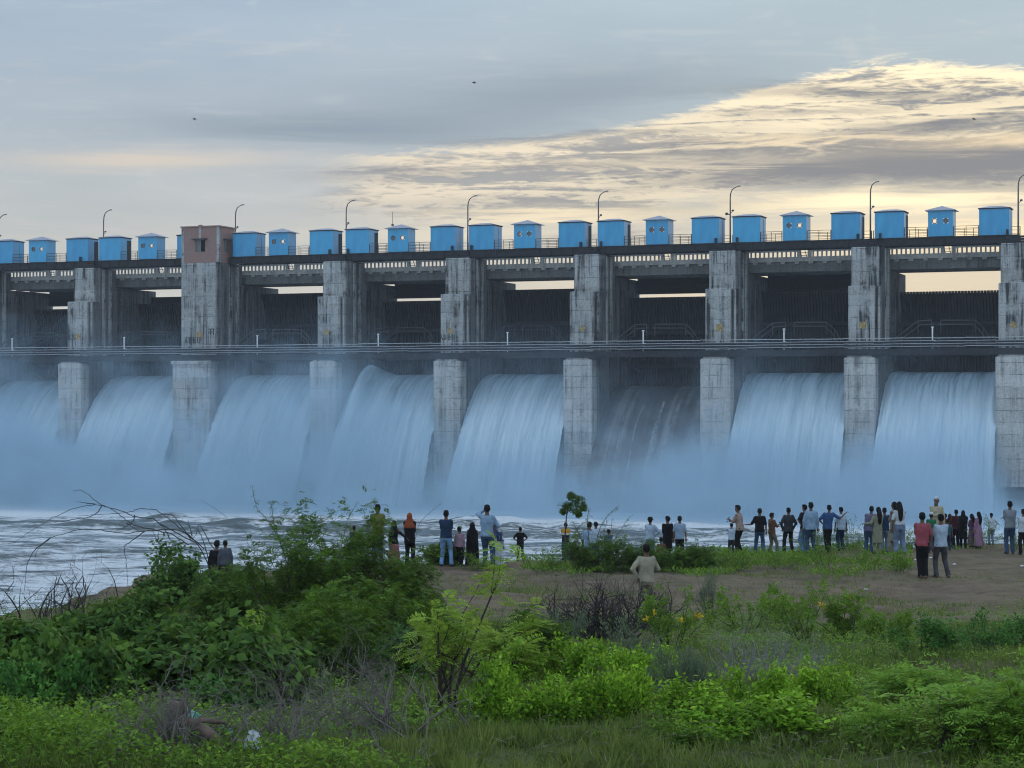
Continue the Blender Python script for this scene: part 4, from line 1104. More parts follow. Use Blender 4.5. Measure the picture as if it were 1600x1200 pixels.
# sapling with bright tips
plant('sprout', 2, 700, 1120, 170, 225, 'slender sapling with yellow green feathery tips left of the bright bushes', 'sapling', rz=.5)
plant('sprout', 3, 775, 1085, 90, 170, 'thin sapling with yellow green tips before the bare soil', 'sapling', rz=1.4)
plant('sprout', 4, 410, 1070, 70, 100, 'thin yellow green sprout standing before the largest thorn bush', 'sapling', rz=.2)
# bottom left herbs
for q, (px, py, w, h, lab) in enumerate(((60, 1120, 170, 75, 'leafy green herb clump at the left edge below the dark creepers'), (170, 1110, 140, 55, 'leafy herb clump left of the stick pile'),
        (40, 1185, 170, 70, 'bright herb clump in the bottom left corner'), (150, 1180, 150, 60, 'bright herb clump beside the bottom left corner'), (340, 1130, 120, 60, 'herb clump right behind the sawn stump'), (250, 1070, 120, 40, 'low herbs behind the stick pile'))):
    plant('lime' if q in (2, 3) else 'deep', 3+q % 3, px, py, w, h, lab, 'herb_clump', cat='herb')
# bright bushes in the middle
for q, (px, py, w, h, lab) in enumerate(((800, 1085, 190, 70, 'bright green bush right of the yellow green sapling'), (905, 1075, 150, 60, 'bright green bush in the middle behind a darker hollow'), (1010, 1070, 120, 50, 'bright green bush left of the grey green shrub'),
        (770, 1140, 150, 75, 'bright green round leaved bush at the front, by the sapling foot'), (870, 1145, 160, 65, 'bright green round leaved bush, front and centre'), (975, 1135, 150, 75, 'most vivid green bush, just right of the centre front'),
        (1080, 1130, 110, 55, 'yellowish green bush front of the grey green shrub'))):
    plant('lime', 1+q % 3, px, py, w, h, lab, 'leafy_bush')
plant('grey', 1, 985, 1065, 100, 75, 'grey green wispy shrub among bright bushes')
plant('grey', 2, 1060, 1100, 130, 70, 'grey green shrub below the yellow flowers')
plant('grey', 3, 880, 1005, 120, 50, 'grey green wispy shrub below the bare soil slope')
plant('acacia', 6, 830, 1030, 110, 60, 'small feathery bush left of the dead brushwood heap', rz=1)
# yellow flower bushes and pointed shrubs on the right
fl = [plant('point', 1, 1050, 1015, 140, 75, 'bush with yellow flowers right of the dead brushwood heap', 'flowering_bush'), plant('point', 2, 1260, 1000, 130, 80, 'upright pointed bush with few yellow flowers', 'flowering_bush')]
for o, pts in ((fl[0], ((1022, 958), (1090, 958), (1086, 966), (1010, 966), (1066, 968), (1094, 962))), (fl[1], ((1283, 945), (1288, 948), (1327, 933)))):
    rg = np.random.default_rng(len(pts)); y = o.location.y-.35
    for (px, py) in pts:
        lv = Leaves(); c = np.array([(px-800)/FPX*y, y, EYE+(HOR-py)/FPX*y])-np.array(o.location)
        n = 9; lv.kite(np.repeat(c[None], n, 0)+rg.normal(0, .012, (n, 3)), rg.normal(0, 1, (n, 3)), .05, .036, rg)
        f = link('flower_cluster', lv.mesh('flowers', M['petal']), o)
        f.matrix_parent_inverse = Matrix.LocRotScale(Vector((0, 0, 0)), o.rotation_euler.to_quaternion(), o.scale).inverted()
for q, (px, py, w, h, lab) in enumerate(((1165, 985, 120, 62, 'pointed green bush behind the mauve dry bush'), (1330, 1000, 120, 68, 'pointed green bush with spiky tops before the bare soil'), (1210, 975, 90, 55, 'narrow pointed bush at the edge of the bare soil'), (1390, 1005, 80, 42, 'low pointed bush at the right end of the spiky row'), (1110, 965, 60, 65, 'tall wispy weed right of the brushwood heap'))):
    plant('point' if q < 4 else 'grey', 3+q % 3, px, py, w, h, lab, 'pointed_bush')
for q, (px, py, w, h, lab) in enumerate(((1450, 1025, 130, 55, 'dark green low bush at the right edge of the soil'), (1530, 1022, 140, 58, 'broad dark green bush near the right edge'), (1595, 1020, 110, 58, 'dark green bush cut by the right edge'))):
    plant('deep', 4+q, px, py, w, h, lab, 'dark_bush')
for q, (px, py, w, h, lab) in enumerate(((1180, 1125, 150, 65, 'bright leafy bush below the mauve dry bush'), (1110, 1165, 130, 55, 'bright broad leaved herb at the front with curled leaves'), (1220, 1150, 140, 60, 'bright leafy bush front right of centre'), (1290, 1120, 140, 60, 'bright leafy bush left of the feathery right bushes'), (1060, 1170, 110, 40, 'low herb on the dark earth at the front'), (1330, 1075, 120, 35, 'low leafy weeds in the grass right of the dry bush'), (1350, 1150, 110, 50, 'leafy herb clump near the bare earth patch'))):
    plant('lime' if q < 4 else 'weed', 1+q % 3, px, py, w, h, lab, 'leafy_bush')
for q, (px, py, w, h, lab) in enumerate(((1440, 1120, 130, 95, 'feathery green bush at the right with a dark upright shoot'), (1530, 1165, 160, 120, 'feathery bush with thin arching stems near the right edge'), (1595, 1190, 130, 150, 'feathery bush in the bottom right corner'), (1390, 1165, 110, 60, 'feathery low bush right of the bare earth patch'))):
    plant('feather', 7+q, px, py, w, h, lab, 'feathery_bush')
# strip of weeds below the people
for q, (px, py, w, h, lab) in enumerate(((850, 893, 120, 30, 'low bush at the feet of the man in black with hands on hips'), (930, 893, 130, 48, 'bush around the small tree by the water'), (1015, 890, 110, 42, 'bush behind the man in the beige shirt'), (1075, 892, 110, 40, 'bush below the blue checked shirt'),
        (1150, 890, 110, 26, 'weed clump below the man reading his phone'), (1215, 888, 120, 26, 'weed clump below the man in dark grey'), (1290, 888, 120, 30, 'weed clump below the pair in blue shirts'), (1355, 890, 100, 26, 'weed clump below the man in mauve'), (1405, 893, 90, 20, 'weed clump left of the two men in front'), (740, 890, 70, 24, 'small bush at the hem of the black robe'))):
    plant('weed' if q not in (1, 2, 3) else 'acacia', 1+q % 4, px, py, w, h, lab, 'weed_clump' if q not in (1, 2, 3) else 'shrub', amount=.9 if q not in (1, 2, 3) else .5, cat='weeds' if q not in (1, 2, 3) else 'bush')
for q, (px, py, w, h, lab) in enumerate(((1335, 862, 60, 48, 'bush between the pair in blue and the group of women'), (1280, 858, 80, 36, 'bush behind the men with blue shirts'), (1432, 860, 60, 38, 'bush behind the two men in front'), (1545, 857, 80, 45, 'bush in front of the man in white, hands on hips'), (1590, 860, 60, 48, 'bush at the right edge by the man in grey'), (690, 882, 60, 30, 'sparse bush by the man in pale jeans'))):
    plant('weed' if q < 5 else 'acacia', 5+q % 3, px, py, w, h, lab, 'bank_bush', dy=.4)
# small tree by the water
x, y, z = at(884, 888); o = empty('small_tree', (x, y, z)); tag(o, 'small tree with round dark crown on a bare thin stem by the water', 'tree')
k = y/FPX; rg = np.random.default_rng(5)
mb = MB(); mb.tube([(0, 0, 0), (-.02, 0, 50*k), (.02, 0, 80*k), (.1, 0, 100*k)], [.03, .025, .02, .012], 6); out = []
for q in range(9): twigs(mb, rg, (.02+.02*q*k, 0, (84+q*1.5)*k), (rg.normal(0, .8), rg.normal(0, .8), .6), 16*k, .01, 1, out, (3, 5), .8, .2, .0)
mb.build('trunk', M['twig'], o, (0, 0, 0))
lv = Leaves(); n = 1900; q = rg.normal(0, 1, (n, 3)); q = unit(q)*(rg.uniform(.1, 1.25, n)**.6)[:, None]
C = np.array([(13*k, 0, 107*k), (22*k, .05, 104*k), (2*k, 0, 97*k), (27*k, .1, 95*k), (14*k, -.1, 92*k), (-4*k, .1, 88*k), (20*k, 0, 84*k), (8*k, .1, 113*k)]); R = np.array([8, 8, 6, 6, 7, 4, 4, 5])*k
w = rg.integers(0, 8, n); lv.kite(C[w]+q*R[w][:, None], q+rg.normal(0, .5, (n, 3)), rg.uniform(.04, .08, n), rg.uniform(.025, .045, n), rg)
link('crown', lv.mesh('crown', M['leaf_acacia']), o)
def sprig(name, label, px, py, lines, mat, leafy=True, r=.012, dy=0., seed=1, cat='shrub', ll=.07, mtw='twig'):
    """a plant with drawn-out shoots: each given as pixel offsets scaled to metres at its own distance, with depth"""
    x, y, z = at(px, py); y += dy; z = gz(x, y); rg = np.random.default_rng(seed); k = y/FPX
    o = empty(name, (x, y, z)); tag(o, label, cat); mb = MB(); lv = Leaves()
    for ln in lines:
        oy = rg.uniform(-.3, .3); pts = []
        for j, (a, b) in enumerate(ln): pts.append(((a-px)*k, oy*j/len(ln)+rg.normal(0, .02), (py-b)*k))
        P = np.array(pts); t = np.linspace(0, 1, len(P)); tt = np.linspace(0, 1, len(P)*5)
        Q = np.stack([np.interp(tt, t, P[:, i]) for i in range(3)], 1)
        for _ in range(2): Q[1:-1] = (Q[:-2]+2*Q[1:-1]+Q[2:])/4
        Q[1:-1] += rg.normal(0, .008, Q[1:-1].shape)
        mb.tube(Q.tolist(), list(np.linspace(r, r*.35, len(Q))), 5, cap=False)
        if leafy:
            s = Q[len(Q)//4:]; p = np.repeat(s, 3, 0)+rg.normal(0, .02, (len(s)*3, 3)); d = rg.normal(0, 1, p.shape); d[:, 2] = d[:, 2]*.5
            lv.frond(p, d, rg.uniform(ll*.8, ll*1.6, len(p)), rg, 4, .4, .4)
    mb.build('stems', M[mtw], o, (0, 0, 0))
    if leafy: link('foliage', lv.mesh('foliage', M[mat]), o)
    return o
sprig('shrub', 'bush with long leafy shoots slanting right from the small tree', 925, 888, [[(925, 888), (920, 840), (918, 810), (921, 795)], [(925, 885), (905, 835), (895, 815)], [(925, 880), (935, 830), (950, 805), (968, 790)], [(930, 880), (952, 850), (957, 810)], [(935, 880), (965, 835), (984, 806)], [(920, 880), (903, 850), (895, 828)], [(920, 870), (900, 825), (921, 812)], [(930, 885), (940, 850), (948, 815)]], 'leaf_acacia', seed=4)
sprig('thorn_sprig', 'slender leafy thorn shoots rising above the largest thorn bush', 455, 905, [[(455, 905), (440, 850), (420, 815), (400, 795), (394, 760)], [(445, 870), (428, 820), (425, 800), (422, 784), (432, 785)], [(440, 850), (420, 812), (405, 815)], [(450, 880), (470, 830), (455, 810), (430, 808)], [(460, 900), (480, 840), (500, 812), (520, 808)], [(520, 905), (535, 850), (542, 815), (558, 785)], [(540, 900), (548, 840), (546, 800)], [(560, 905), (572, 850), (570, 800)]], 'leaf_acacia', seed=6, ll=.08)
sprig('thorn_sprig', 'thin leafy shoots left of the man in navy, over the water', 655, 905, [[(655, 905), (660, 870), (680, 850), (690, 838), (700, 850)], [(650, 905), (648, 850), (655, 815), (690, 786)], [(660, 900), (680, 870), (705, 855)]], 'leaf_acacia', seed=8, r=.008, ll=.05)
# dead arching branches over the water at the left
Z0 = [(320, 900), (300, 858), (262, 830), (217, 829)]
def cr(*p): return [(a/4.706, 760+b/4.706) for a, b in p]
sprig('dead_branches', 'bare dark branches arching left over the water', 325, 915, [
    [(325, 915)]+cr((1440, 480), (1340, 365), (1240, 325), (1080, 330), (950, 305), (880, 270), (800, 200), (700, 145), (560, 155), (430, 190), (250, 290), (140, 355), (50, 420)),
    cr((1340, 440), (1200, 350), (1080, 330), (900, 355), (700, 330), (560, 320), (440, 350), (310, 390), (230, 480), (215, 560)),
    cr((1450, 470), (1300, 340), (1160, 220), (1090, 175), (1000, 170), (900, 200), (700, 215), (540, 220)),
    cr((1380, 420), (1200, 330), (1060, 240), (940, 235), (850, 190), (710, 150), (640, 100), (570, 40), (520, 32), (500, 45)),
    cr((700, 150), (670, 200), (600, 240), (480, 255), (355, 273)), cr((650, 140), (580, 130), (520, 120)),
    cr((1020, 335), (920, 410), (860, 450), (880, 570), (890, 740)), cr((1350, 400), (1270, 280), (1230, 220), (1150, 210)),
    cr((1360, 380), (1345, 300), (1340, 260)), cr((1480, 540), (1440, 400), (1400, 330), (1260, 265)), cr((1530, 480), (1470, 380), (1415, 280), (1400, 360), (1360, 420)),
    cr((1200, 400), (1170, 330), (1040, 200)), cr((1110, 420), (1105, 340)), cr((940, 220), (930, 270), (870, 310), (780, 350)), cr((1300, 420), (1160, 470), (1110, 430), (1050, 330)), cr((880, 280), (970, 345)), cr((1450, 500), (1250, 460), (1180, 370)),
    cr((320, 390), (200, 480), (140, 600), (130, 780))], None, False, .015, dy=1.2, seed=9, cat='dead branch', mtw='twig_dark')
sprig('dead_branches', 'single thin bare twig leaning over the water beside the couple', 405, 905, [[(405, 905), (395, 845), (370, 822), (335, 795), (312, 783)], [(400, 880), (407, 835)], [(398, 870), (380, 835)]], None, False, .008, seed=10, cat='dead branch', mtw='twig_dark')
dead(21, 45, 980, 280, 125, M['twig_dark'], 'tangle of bare twigs at the far left against the water', 16, 3, .018, bend=.33)
dead(22, 140, 972, 230, 115, M['twig_dark'], 'thin bare bush against the water below the arching branches', 12, 3, .016, bend=.33)
dead(23, 280, 1190, 300, 150, M['twig_grey'], 'pile of dry grey sticks beside the sawn stump', 50, 3, .011, 'stick pile', 'stick_pile', -.05)
dead(24, 590, 1160, 350, 190, M['twig_grey'], 'sprawling grey dead bush with bare arching stems at the front', 36, 3, .010, bend=.34)
dead(25, 440, 1185, 260, 200, M['twig_grey'], 'grey bare bush left of the sprawling dead one', 26, 3, .009, bend=.34)
dead(26, 745, 1060, 170, 130, M['twig'], 'bare brown branches between the sapling and the bare soil', 8, 3, .014)
dead(27, 940, 1000, 210, 118, M['twig_dark'], 'dark heap of dead brushwood below the man in beige', 52, 3, .017, 'brushwood', 'brush_pile', -.03)
dead(28, 1015, 985, 120, 92, M['twig_dark'], 'dark thorny brushwood right in front of the man in beige', 34, 3, .015, 'brushwood', 'brush_pile', -.02)
dead(29, 1180, 1075, 200, 125, M['twig_mauve'], 'mauve grey dry bush of fine twigs right of centre', 30, 3, .008, 'dry bush', 'dry_bush', .06, .18)
dead(30, 1262, 1062, 110, 75, M['twig_mauve'], 'small mauve grey dry bush right of the larger one', 14, 3, .007, 'dry bush', 'dry_bush', .05, .18)
dead(31, 1530, 1170, 190, 120, M['twig_dark'], 'thin dark arching stems in the right corner bushes', 6, 2, .012)
dead(32, 885, 950, 70, 60, M['twig_grey'], 'few dry stalks standing on the bare soil slope', 4, 2, .008)
dead(33, 600, 1190, 260, 70, M['twig_grey'], 'dry grey twigs lying in the front grass', 8, 3, .010, name='dead_twigs')
# stump with a fallen limb, rubbish
x, y, z = at(272, 1186); o = empty('tree_stump', (x, y, z)); tag(o, 'sawn brown stump with a fallen limb on the stick pile', 'stump'); k = y/FPX
mb = MB(); mb.tube([(0, 0, -.05), (-.02, 0, 32*k), (.0, 0, 60*k), (.03, .0, 86*k)], [.08, .075, .065, .06], 9); mb.build('trunk', M['bark'], o, (0, 0, 0), 0, True)
mb = MB(); mb.tube([(0, -.05, 58*k), (30*k, -.12, 56*k), (60*k, -.16, 44*k), (95*k, -.2, 18*k)], [.055, .05, .04, .03], 8); mb.tube([(30*k, -.12, 56*k), (50*k, -.08, 62*k), (80*k, 0, 54*k)], [.03, .022, .012], 6); mb.build('limb', M['bark'], o, (0, 0, 0), 0, True)
M['turq'] = simple('turquoise_plastic', (.16, .42, .36), .5, 0, .3, 8); M['bag'] = simple('white_plastic', (.45, .47, .52), .45, 0, .3, 12); M['paper'] = simple('white_paper', (.6, .6, .58), .8)
def crumple(px, py, w, h, mat, lab, name, seed, cat, dz=0.):
    x, y, z = at(px, py); k = y/FPX; rg = np.random.default_rng(seed); mb = MB(); n = 9
    for lay in range(2):
        vs = []
        for j in range(n):
            for i in range(n):
                u, v = i/(n-1)-.5, j/(n-1)-.5; r = max(abs(u), abs(v))*2
                vs.append((u*w*k*1.1+rg.normal(0, .06*w*k), v*w*k*.7+rg.normal(0, .05*w*k), (h*k*(1-r*r)*(1-.6*lay)+abs(rg.normal(0, .14*h*k)))+.01))
        mb.add(vs, [(j*n+i, j*n+i+1, (j+1)*n+i+1, (j+1)*n+i) for j in range(n-1) for i in range(n-1)])
    e = mb.build(name, mat, None, (x, y, z+dz)); tag(e, lab, cat)
crumple(287, 1172, 46, 22, M['turq'], 'torn turquoise plastic sheet under the dry sticks', 'plastic_sheet', 1, 'plastic sheet', .16)
crumple(352, 1160, 20, 14, M['turq'], 'small scrap of turquoise plastic right of the stump', 'plastic_scrap', 2, 'plastic scrap', .05)
crumple(396, 1196, 24, 26, M['bag'], 'crumpled white plastic bag in the grass at the front', 'plastic_bag', 3, 'plastic bag', .10)
for q, (px, py, lab) in enumerate(((1431, 876, 'white paper scrap left of the man in red'), (1454, 873, 'white paper scrap between the two front men'), (1491, 883, 'pale paper scrap right of the man in grey trousers'), (1597, 886, 'white paper scrap on the soil at the right edge'), (1353, 922, 'white paper scrap on the bare soil left of the front men'), (1240, 868, 'white scrap at the edge of the weeds, right of the man in dark grey'))):
    crumple(px, py, 5, 2, M['paper'], lab, 'paper_scrap', 10+q, 'litter')

# ---- grass and ground cover: far too many to count
def fieldmask(X, Y, seed):
    n = np.sin(X*.8+seed)+np.sin(Y*.6+X*.3+2*seed)+np.sin(X*1.9-Y*1.1+seed)*.7+np.sin(X*3.7+Y*2.9)*.4
    return n
def cover():
    rg = np.random.default_rng(77)
    lv = Leaves(); n = 230000
    Y = 12.5+(58-12.5)*rg.uniform(0, 1, n)**1.6; X = rg.uniform(-.29, .29, n)*Y
    m = fieldmask(X, Y, 1.3)
    edge = np.interp(X, _EX, _EY)
    dirt = np.exp(-(((X-1.9)/.55)**2+((Y-14.2)/.55)**2))+np.exp(-(((X-1.2)/.6)**2+((Y-15.9)/.25)**2))
    keep = (Y < edge+1) & (rg.uniform(-1.6, 2.2, n) < m+np.where(Y > 40, -1.1, 1.5)) & (rg.uniform(0, 1, n) > dirt)
    X, Y = X[keep], Y[keep]; n = len(X)
    P = np.stack([X, Y, EYE-drop(X, Y)-.01], 1); D = rg.normal(0, .45, (n, 3)); D[:, 2] = 1
    S = np.clip((m[keep]+2.5)/4, .35, 1.3)
    lv.tri(P, D, rg.uniform(.07, .20, n)*S, rg.uniform(.006, .012, n)*np.clip(Y/18, 1, 2), rg)
    nc = 5200; yc = 12.5+(40-12.5)*rg.uniform(0, 1, nc)**1.7; xc = rg.uniform(-.29, .29, nc)*yc
    kc = (yc < np.interp(xc, _EX, _EY)) & (fieldmask(xc, yc, 1.3)+np.where(yc < 18, .8, 0) > rg.uniform(-1.4, 1.6, nc)) & (np.exp(-(((xc-1.9)/.6)**2+((yc-14.2)/.6)**2)) < .4); xc, yc = xc[kc], yc[kc]
    m = 24; X = np.repeat(xc, m)+rg.normal(0, .03, len(xc)*m); Y = np.repeat(yc, m)+rg.normal(0, .03, len(xc)*m); hs = np.repeat(rg.uniform(.10, .26, len(xc)), m)
    P = np.stack([X, Y, EYE-drop(X, Y)-.01], 1); D = rg.normal(0, .5, (len(X), 3)); D[:, 2] = 1
    lv.tri(P, D, hs*rg.uniform(.6, 1.1, len(X)), rg.uniform(.009, .016, len(X)), rg)
    tag(link('grass', lv.mesh('grass', M['grass'])), 'short grass over the near bank', 'grass', kind='stuff')
    lv = Leaves(); n = 170000
    Y = 12.5+(47-12.5)*rg.uniform(0, 1, n)**1.4; X = rg.uniform(-.29, .29, n)*Y
    m = fieldmask(X, Y, 4.1); 
    left = np.clip((-X/Y-.02)*14, 0, 1)*1.2
    dirt = np.exp(-(((X-1.9)/.6)**2+((Y-14.2)/.6)**2))
    keep = (Y < np.interp(X, _EX, _EY)+1.5) & (m+left > .15+np.where(Y > 38, .9, 0)+np.where(Y < 15, .1, 0)+rg.normal(0, .35, n)) & (rg.uniform(0, 1, n) > dirt)
    X, Y, mm = X[keep], Y[keep], (m+left)[keep]; n = len(X)
    h = rg.uniform(0, 1, n)*np.clip(mm*.14+.05, .03, .42)
    P = np.stack([X+rg.normal(0, .03, n), Y+rg.normal(0, .03, n), EYE-drop(X, Y)+h], 1)
    D = rg.normal(0, 1, (n, 3)); D[:, 2] = D[:, 2]*.5+.1
    lv.kite(P, D, rg.uniform(.022, .06, n), rg.uniform(.014, .036, n), rg, .15, .7)
    tag(link('ground_cover', lv.mesh('ground_cover', M['leaf_weed'])), 'low leafy weeds covering the near bank', 'weeds', kind='stuff')
    lv = Leaves(); n = 90000
    Y = 12.5+(44-12.5)*rg.uniform(0, 1, n)**1.4; X = rg.uniform(-.29, .29, n)*Y
    m = fieldmask(X*1.4, Y*1.3, 9.7)
    keep = (Y < np.interp(X, _EX, _EY)) & (m > .9+rg.normal(0, .3, n)); X, Y, mm = X[keep], Y[keep], m[keep]; n = len(X)
    P = np.stack([X, Y, EYE-drop(X, Y)+rg.uniform(0, 1, n)*np.clip(mm*.12, .05, .34)], 1); D = rg.normal(0, .8, (n, 3)); D[:, 2] = np.abs(D[:, 2])*.5+.1
    lv.kite(P, D, rg.uniform(.03, .07, n), rg.uniform(.018, .04, n), rg, .2, .8)
    tag(link('bright_cover', lv.mesh('bright_cover', M['leaf_feather'])), 'patches of bright young weeds over the near bank', 'weeds', kind='stuff')
    lv = Leaves(); n = 26000
    Y = 12.5+(40-12.5)*rg.uniform(0, 1, n)**1.4; X = rg.uniform(-.29, .29, n)*Y
    keep = (fieldmask(X*1.7, Y*1.1, 5.5) > .5) & (rg.uniform(0, 1, n) < np.clip((Y-12)/8, .25, 1)); X, Y = X[keep], Y[keep]; n = len(X)
    P = np.stack([X, Y, EYE-drop(X, Y)+rg.uniform(0, .25, n)], 1); D = rg.normal(0, 1, (n, 3)); D[:, 2] *= .6
    lv.tri(P, D, rg.uniform(.06, .24, n), rg.uniform(.004, .007, n), rg)
    tag(link('dry_litter', lv.mesh('dry_litter', M['straw'])), 'dry stalks and straw tangled among the weeds', 'dry stalks', kind='stuff')
    # far strip at the people's feet
    lv = Leaves(); n = 60000
    Y = rg.uniform(54, 76, n); X = rg.uniform(-3.5, 19, n)
    e = np.interp(X, _EX, _EY); px = 800+FPX*X/Y; py = HOR+FPX*drop(X, Y)/Y
    band = (px > 815) & (px < 1425) & (py < 897-(px > 1300)*(px-1300)*.02+6*np.sin(px*.03)) | ((px > 1425) & (Y > 72) & (rg.uniform(0, 1, n) < .2))
    keep = band & (Y < e+1.0) & (rg.uniform(-1, 2.6, n) < fieldmask(X, Y, 2.2)+1.2)
    X, Y = X[keep], Y[keep]; n = len(X)
    P = np.stack([X, Y, EYE-drop(X, Y)+rg.uniform(0, .16, n)], 1); D = rg.normal(0, .7, (n, 3)); D[:, 2] = np.abs(D[:, 2])+.3
    lv.kite(P, D, rg.uniform(.06, .16, n), rg.uniform(.03, .06, n), rg, .15, .5)
    tag(link('bank_weeds', lv.mesh('bank_weeds', M['leaf_weed'])), 'strip of low green weeds along the far edge of the soil', 'weeds', kind='stuff')
cover()
# ------------------------------------------------------------------ people
def fabric(name, col, var=.2): return simple(name, col, .9, 0, var, 7, .15)
def plaid(name, a, b, sc=11.0):
    t = NT(name); c = t.coord()
    w1 = t.n('ShaderNodeTexWave', {'Vector': c, 'Scale': sc, 'Distortion': .3}, bands_direction='X').outputs[1]
    w2 = t.n('ShaderNodeTexWave', {'Vector': c, 'Scale': sc, 'Distortion': .3}, bands_direction='Z').outputs[1]
    k = t.math('MULTIPLY', t.math('ADD', t.mr(w1, .4, .6), t.mr(w2, .4, .6)), .5)
    return t.out(t.pbr(t.mix(k, a, b), .9, 0, None, .15))
def striped(name, stops):
    t = NT(name); c = t.coord(); z = t.n('ShaderNodeSeparateXYZ', {0: c}).outputs[2]
    r = t.ramp(t.mr(z, .7, 1.6), stops); r.node.color_ramp.interpolation = 'CONSTANT'
    return t.out(t.pbr(r, .9, 0, None, .15))
M['skin'] = simple('brown_skin', (.12, .06, .037), .6, 0, .12, 12, .35)
M['hair'] = simple('black_hair', (.007, .0065, .007), .75, 0, .3, 40, .12)
M['beard'] = simple('greying_beard', (.10, .09, .085), .8)
M['shoe'] = simple('dark_shoes', (.03, .026, .024), .6)
M['sandal'] = simple('brown_sandals', (.10, .06, .04), .7)
M['phone'] = simple('black_phone', (.02, .02, .022), .25, 0, .1, 5, .5)
CL = {}
for n_, c_ in dict(navy=(.022, .045, .10), black=(.010, .010, .012), dkgrey=(.045, .047, .055), jeans=(.045, .085, .16), paleblue=(.20, .36, .62), blue=(.045, .10, .24), ltblue=(.27, .40, .56), white=(.55, .60, .66), olive=(.19, .18, .05),
                   beige=(.40, .36, .27), pinkbeige=(.36, .27, .24), brown=(.14, .075, .045), red=(.36, .085, .11), skyblue=(.44, .55, .68), greytr=(.075, .075, .085), maroon=(.075, .02, .03), teal=(.04, .12, .16), green=(.02, .17, .07),
                   mauve=(.15, .14, .24), khaki=(.27, .27, .19), sand=(.30, .26, .19), pink=(.35, .19, .30), purple=(.15, .06, .14), orange=(.30, .075, .03), rose=(.26, .11, .11), grey=(.24, .27, .31), cap=(.60, .64, .72), palejeans=(.16, .22, .33), cream=(.46, .42, .30), tan=(.18, .15, .11)).items():
    CL[n_] = fabric(n_+'_cloth', tuple(q*.72 for q in c_))
CL['plaid'] = plaid('blue_check_cloth', (.07, .15, .27), (.33, .40, .47)); CL['pinkplaid'] = plaid('pink_check_cloth', (.18, .09, .12), (.33, .26, .31)); CL['greyplaid'] = plaid('grey_check_cloth', (.04, .045, .06), (.09, .10, .13))
CL['bluestripe'] = striped('blue_striped_cloth', [(0, (.03, .06, .16)), (.12, (.12, .20, .36)), (.2, (.03, .06, .16)), (.32, (.12, .20, .36)), (.4, (.03, .07, .17)), (.52, (.10, .17, .2)), (.62, (.05, .08, .11))])
CL['tricolour'] = striped('yellow_white_black_cloth', [(0, (.015, .015, .017)), (.52, (.5, .5, .48)), (.62, (.42, .22, .02))])
CL['print'] = plaid('pale_print_cloth', (.20, .34, .46), (.50, .58, .62), 6.0)

_dg = None
def solid(mb, name, mat, voxel, smooth=2):
    """one continuous surface out of overlapping rounded forms"""
    me = mb.mesh(name, mat); ob = bpy.data.objects.new('tmp', me); COL.objects.link(ob)
    r = ob.modifiers.new('r', 'REMESH'); r.mode = 'VOXEL'; r.voxel_size = voxel
    if smooth:
        s = ob.modifiers.new('s', 'SMOOTH'); s.factor = .5; s.iterations = smooth
    dg = bpy.context.evaluated_depsgraph_get()
    out = bpy.data.meshes.new_from_object(ob.evaluated_get(dg))
    bpy.data.objects.remove(ob); bpy.data.meshes.remove(me)
    bm = bmesh.new(); bm.from_mesh(out); seen = set(); isl = []
    for v in bm.verts:
        if v in seen: continue
        st = [v]; seen.add(v); cur = []
        while st:
            q = st.pop(); cur.append(q)
            for ed in q.link_edges:
                w_ = ed.other_vert(q)
                if w_ not in seen: seen.add(w_); st.append(w_)
        isl.append(cur)
    isl.sort(key=len)
    for cur in isl[:-1]:
        if len(cur) < .5*len(isl[-1]): bmesh.ops.delete(bm, geom=cur, context='VERTS')
    bm.to_mesh(out); bm.free()
    if name != 'person_body' and name != 'hair':
        co = np.empty(len(out.vertices)*3, dtype=np.float32); out.vertices.foreach_get('co', co); co = co.reshape(-1, 3); nr = np.empty_like(co); out.vertices.foreach_get('normal', nr.reshape(-1))
        ph = random.uniform(0, 6); w_ = np.sin(co[:, 2]*21+co[:, 0]*26+ph)*np.sin(co[:, 0]*11-co[:, 1]*9-co[:, 2]*5+ph*2)
        co += nr*(w_*.006)[:, None]; out.vertices.foreach_set('co', co.ravel()); out.update()
    out.name = name; out.materials.clear(); out.materials.append(mat)
    out.polygons.foreach_set('use_smooth', [True]*len(out.polygons))
    return out
def ik(a, c, l1, l2, hint):
    a = Vector(a); c = Vector(c); d = c-a; L = min(d.length, (l1+l2)*.995); u = d.normalized(); c = a+u*L
    x = (l1*l1-l2*l2+L*L)/(2*L); h = math.sqrt(max(0, l1*l1-x*x))
    n = Vector(hint); n = n-u*n.dot(u); n = n.normalized() if n.length > 1e-4 else u.orthogonal().normalized()
    return a+u*x+n*h, c
# hand positions (x outward, y forward, z up) and elbow hints, for a 1.72 m body
ARMS = {'down': ((.25, .03, .80), (.5, -.6, 0)), 'hip': ((.165, .0, 1.00), (1, -.25, -.1)), 'cross': ((-.10, .17, 1.17), (.9, -.2, -.6)), 'phone': ((.02, .33, 1.22), (.5, -.2, -1)), 'read': ((.05, .30, 1.16), (.5, -.5, -.8)),
        'raise': ((.10, .18, 1.58), (.9, .1, -.6)), 'back': ((.02, -.17, .98), (.9, -.5, 0)), 'out': ((.50, .10, 1.12), (.3, -.3, -1)), 'over': ((.60, .02, 1.40), (.2, -.2, -1)), 'pocket': ((.20, .09, .92), (.8, -.6, 0)), 'reach': ((.30, .42, 1.05), (.3, -.3, -1)), 'hold': ((.08, .26, 1.12), (.9, -.3, -.4)), 'hip_low': ((.20, -.06, .96), (1, -.4, 0))}
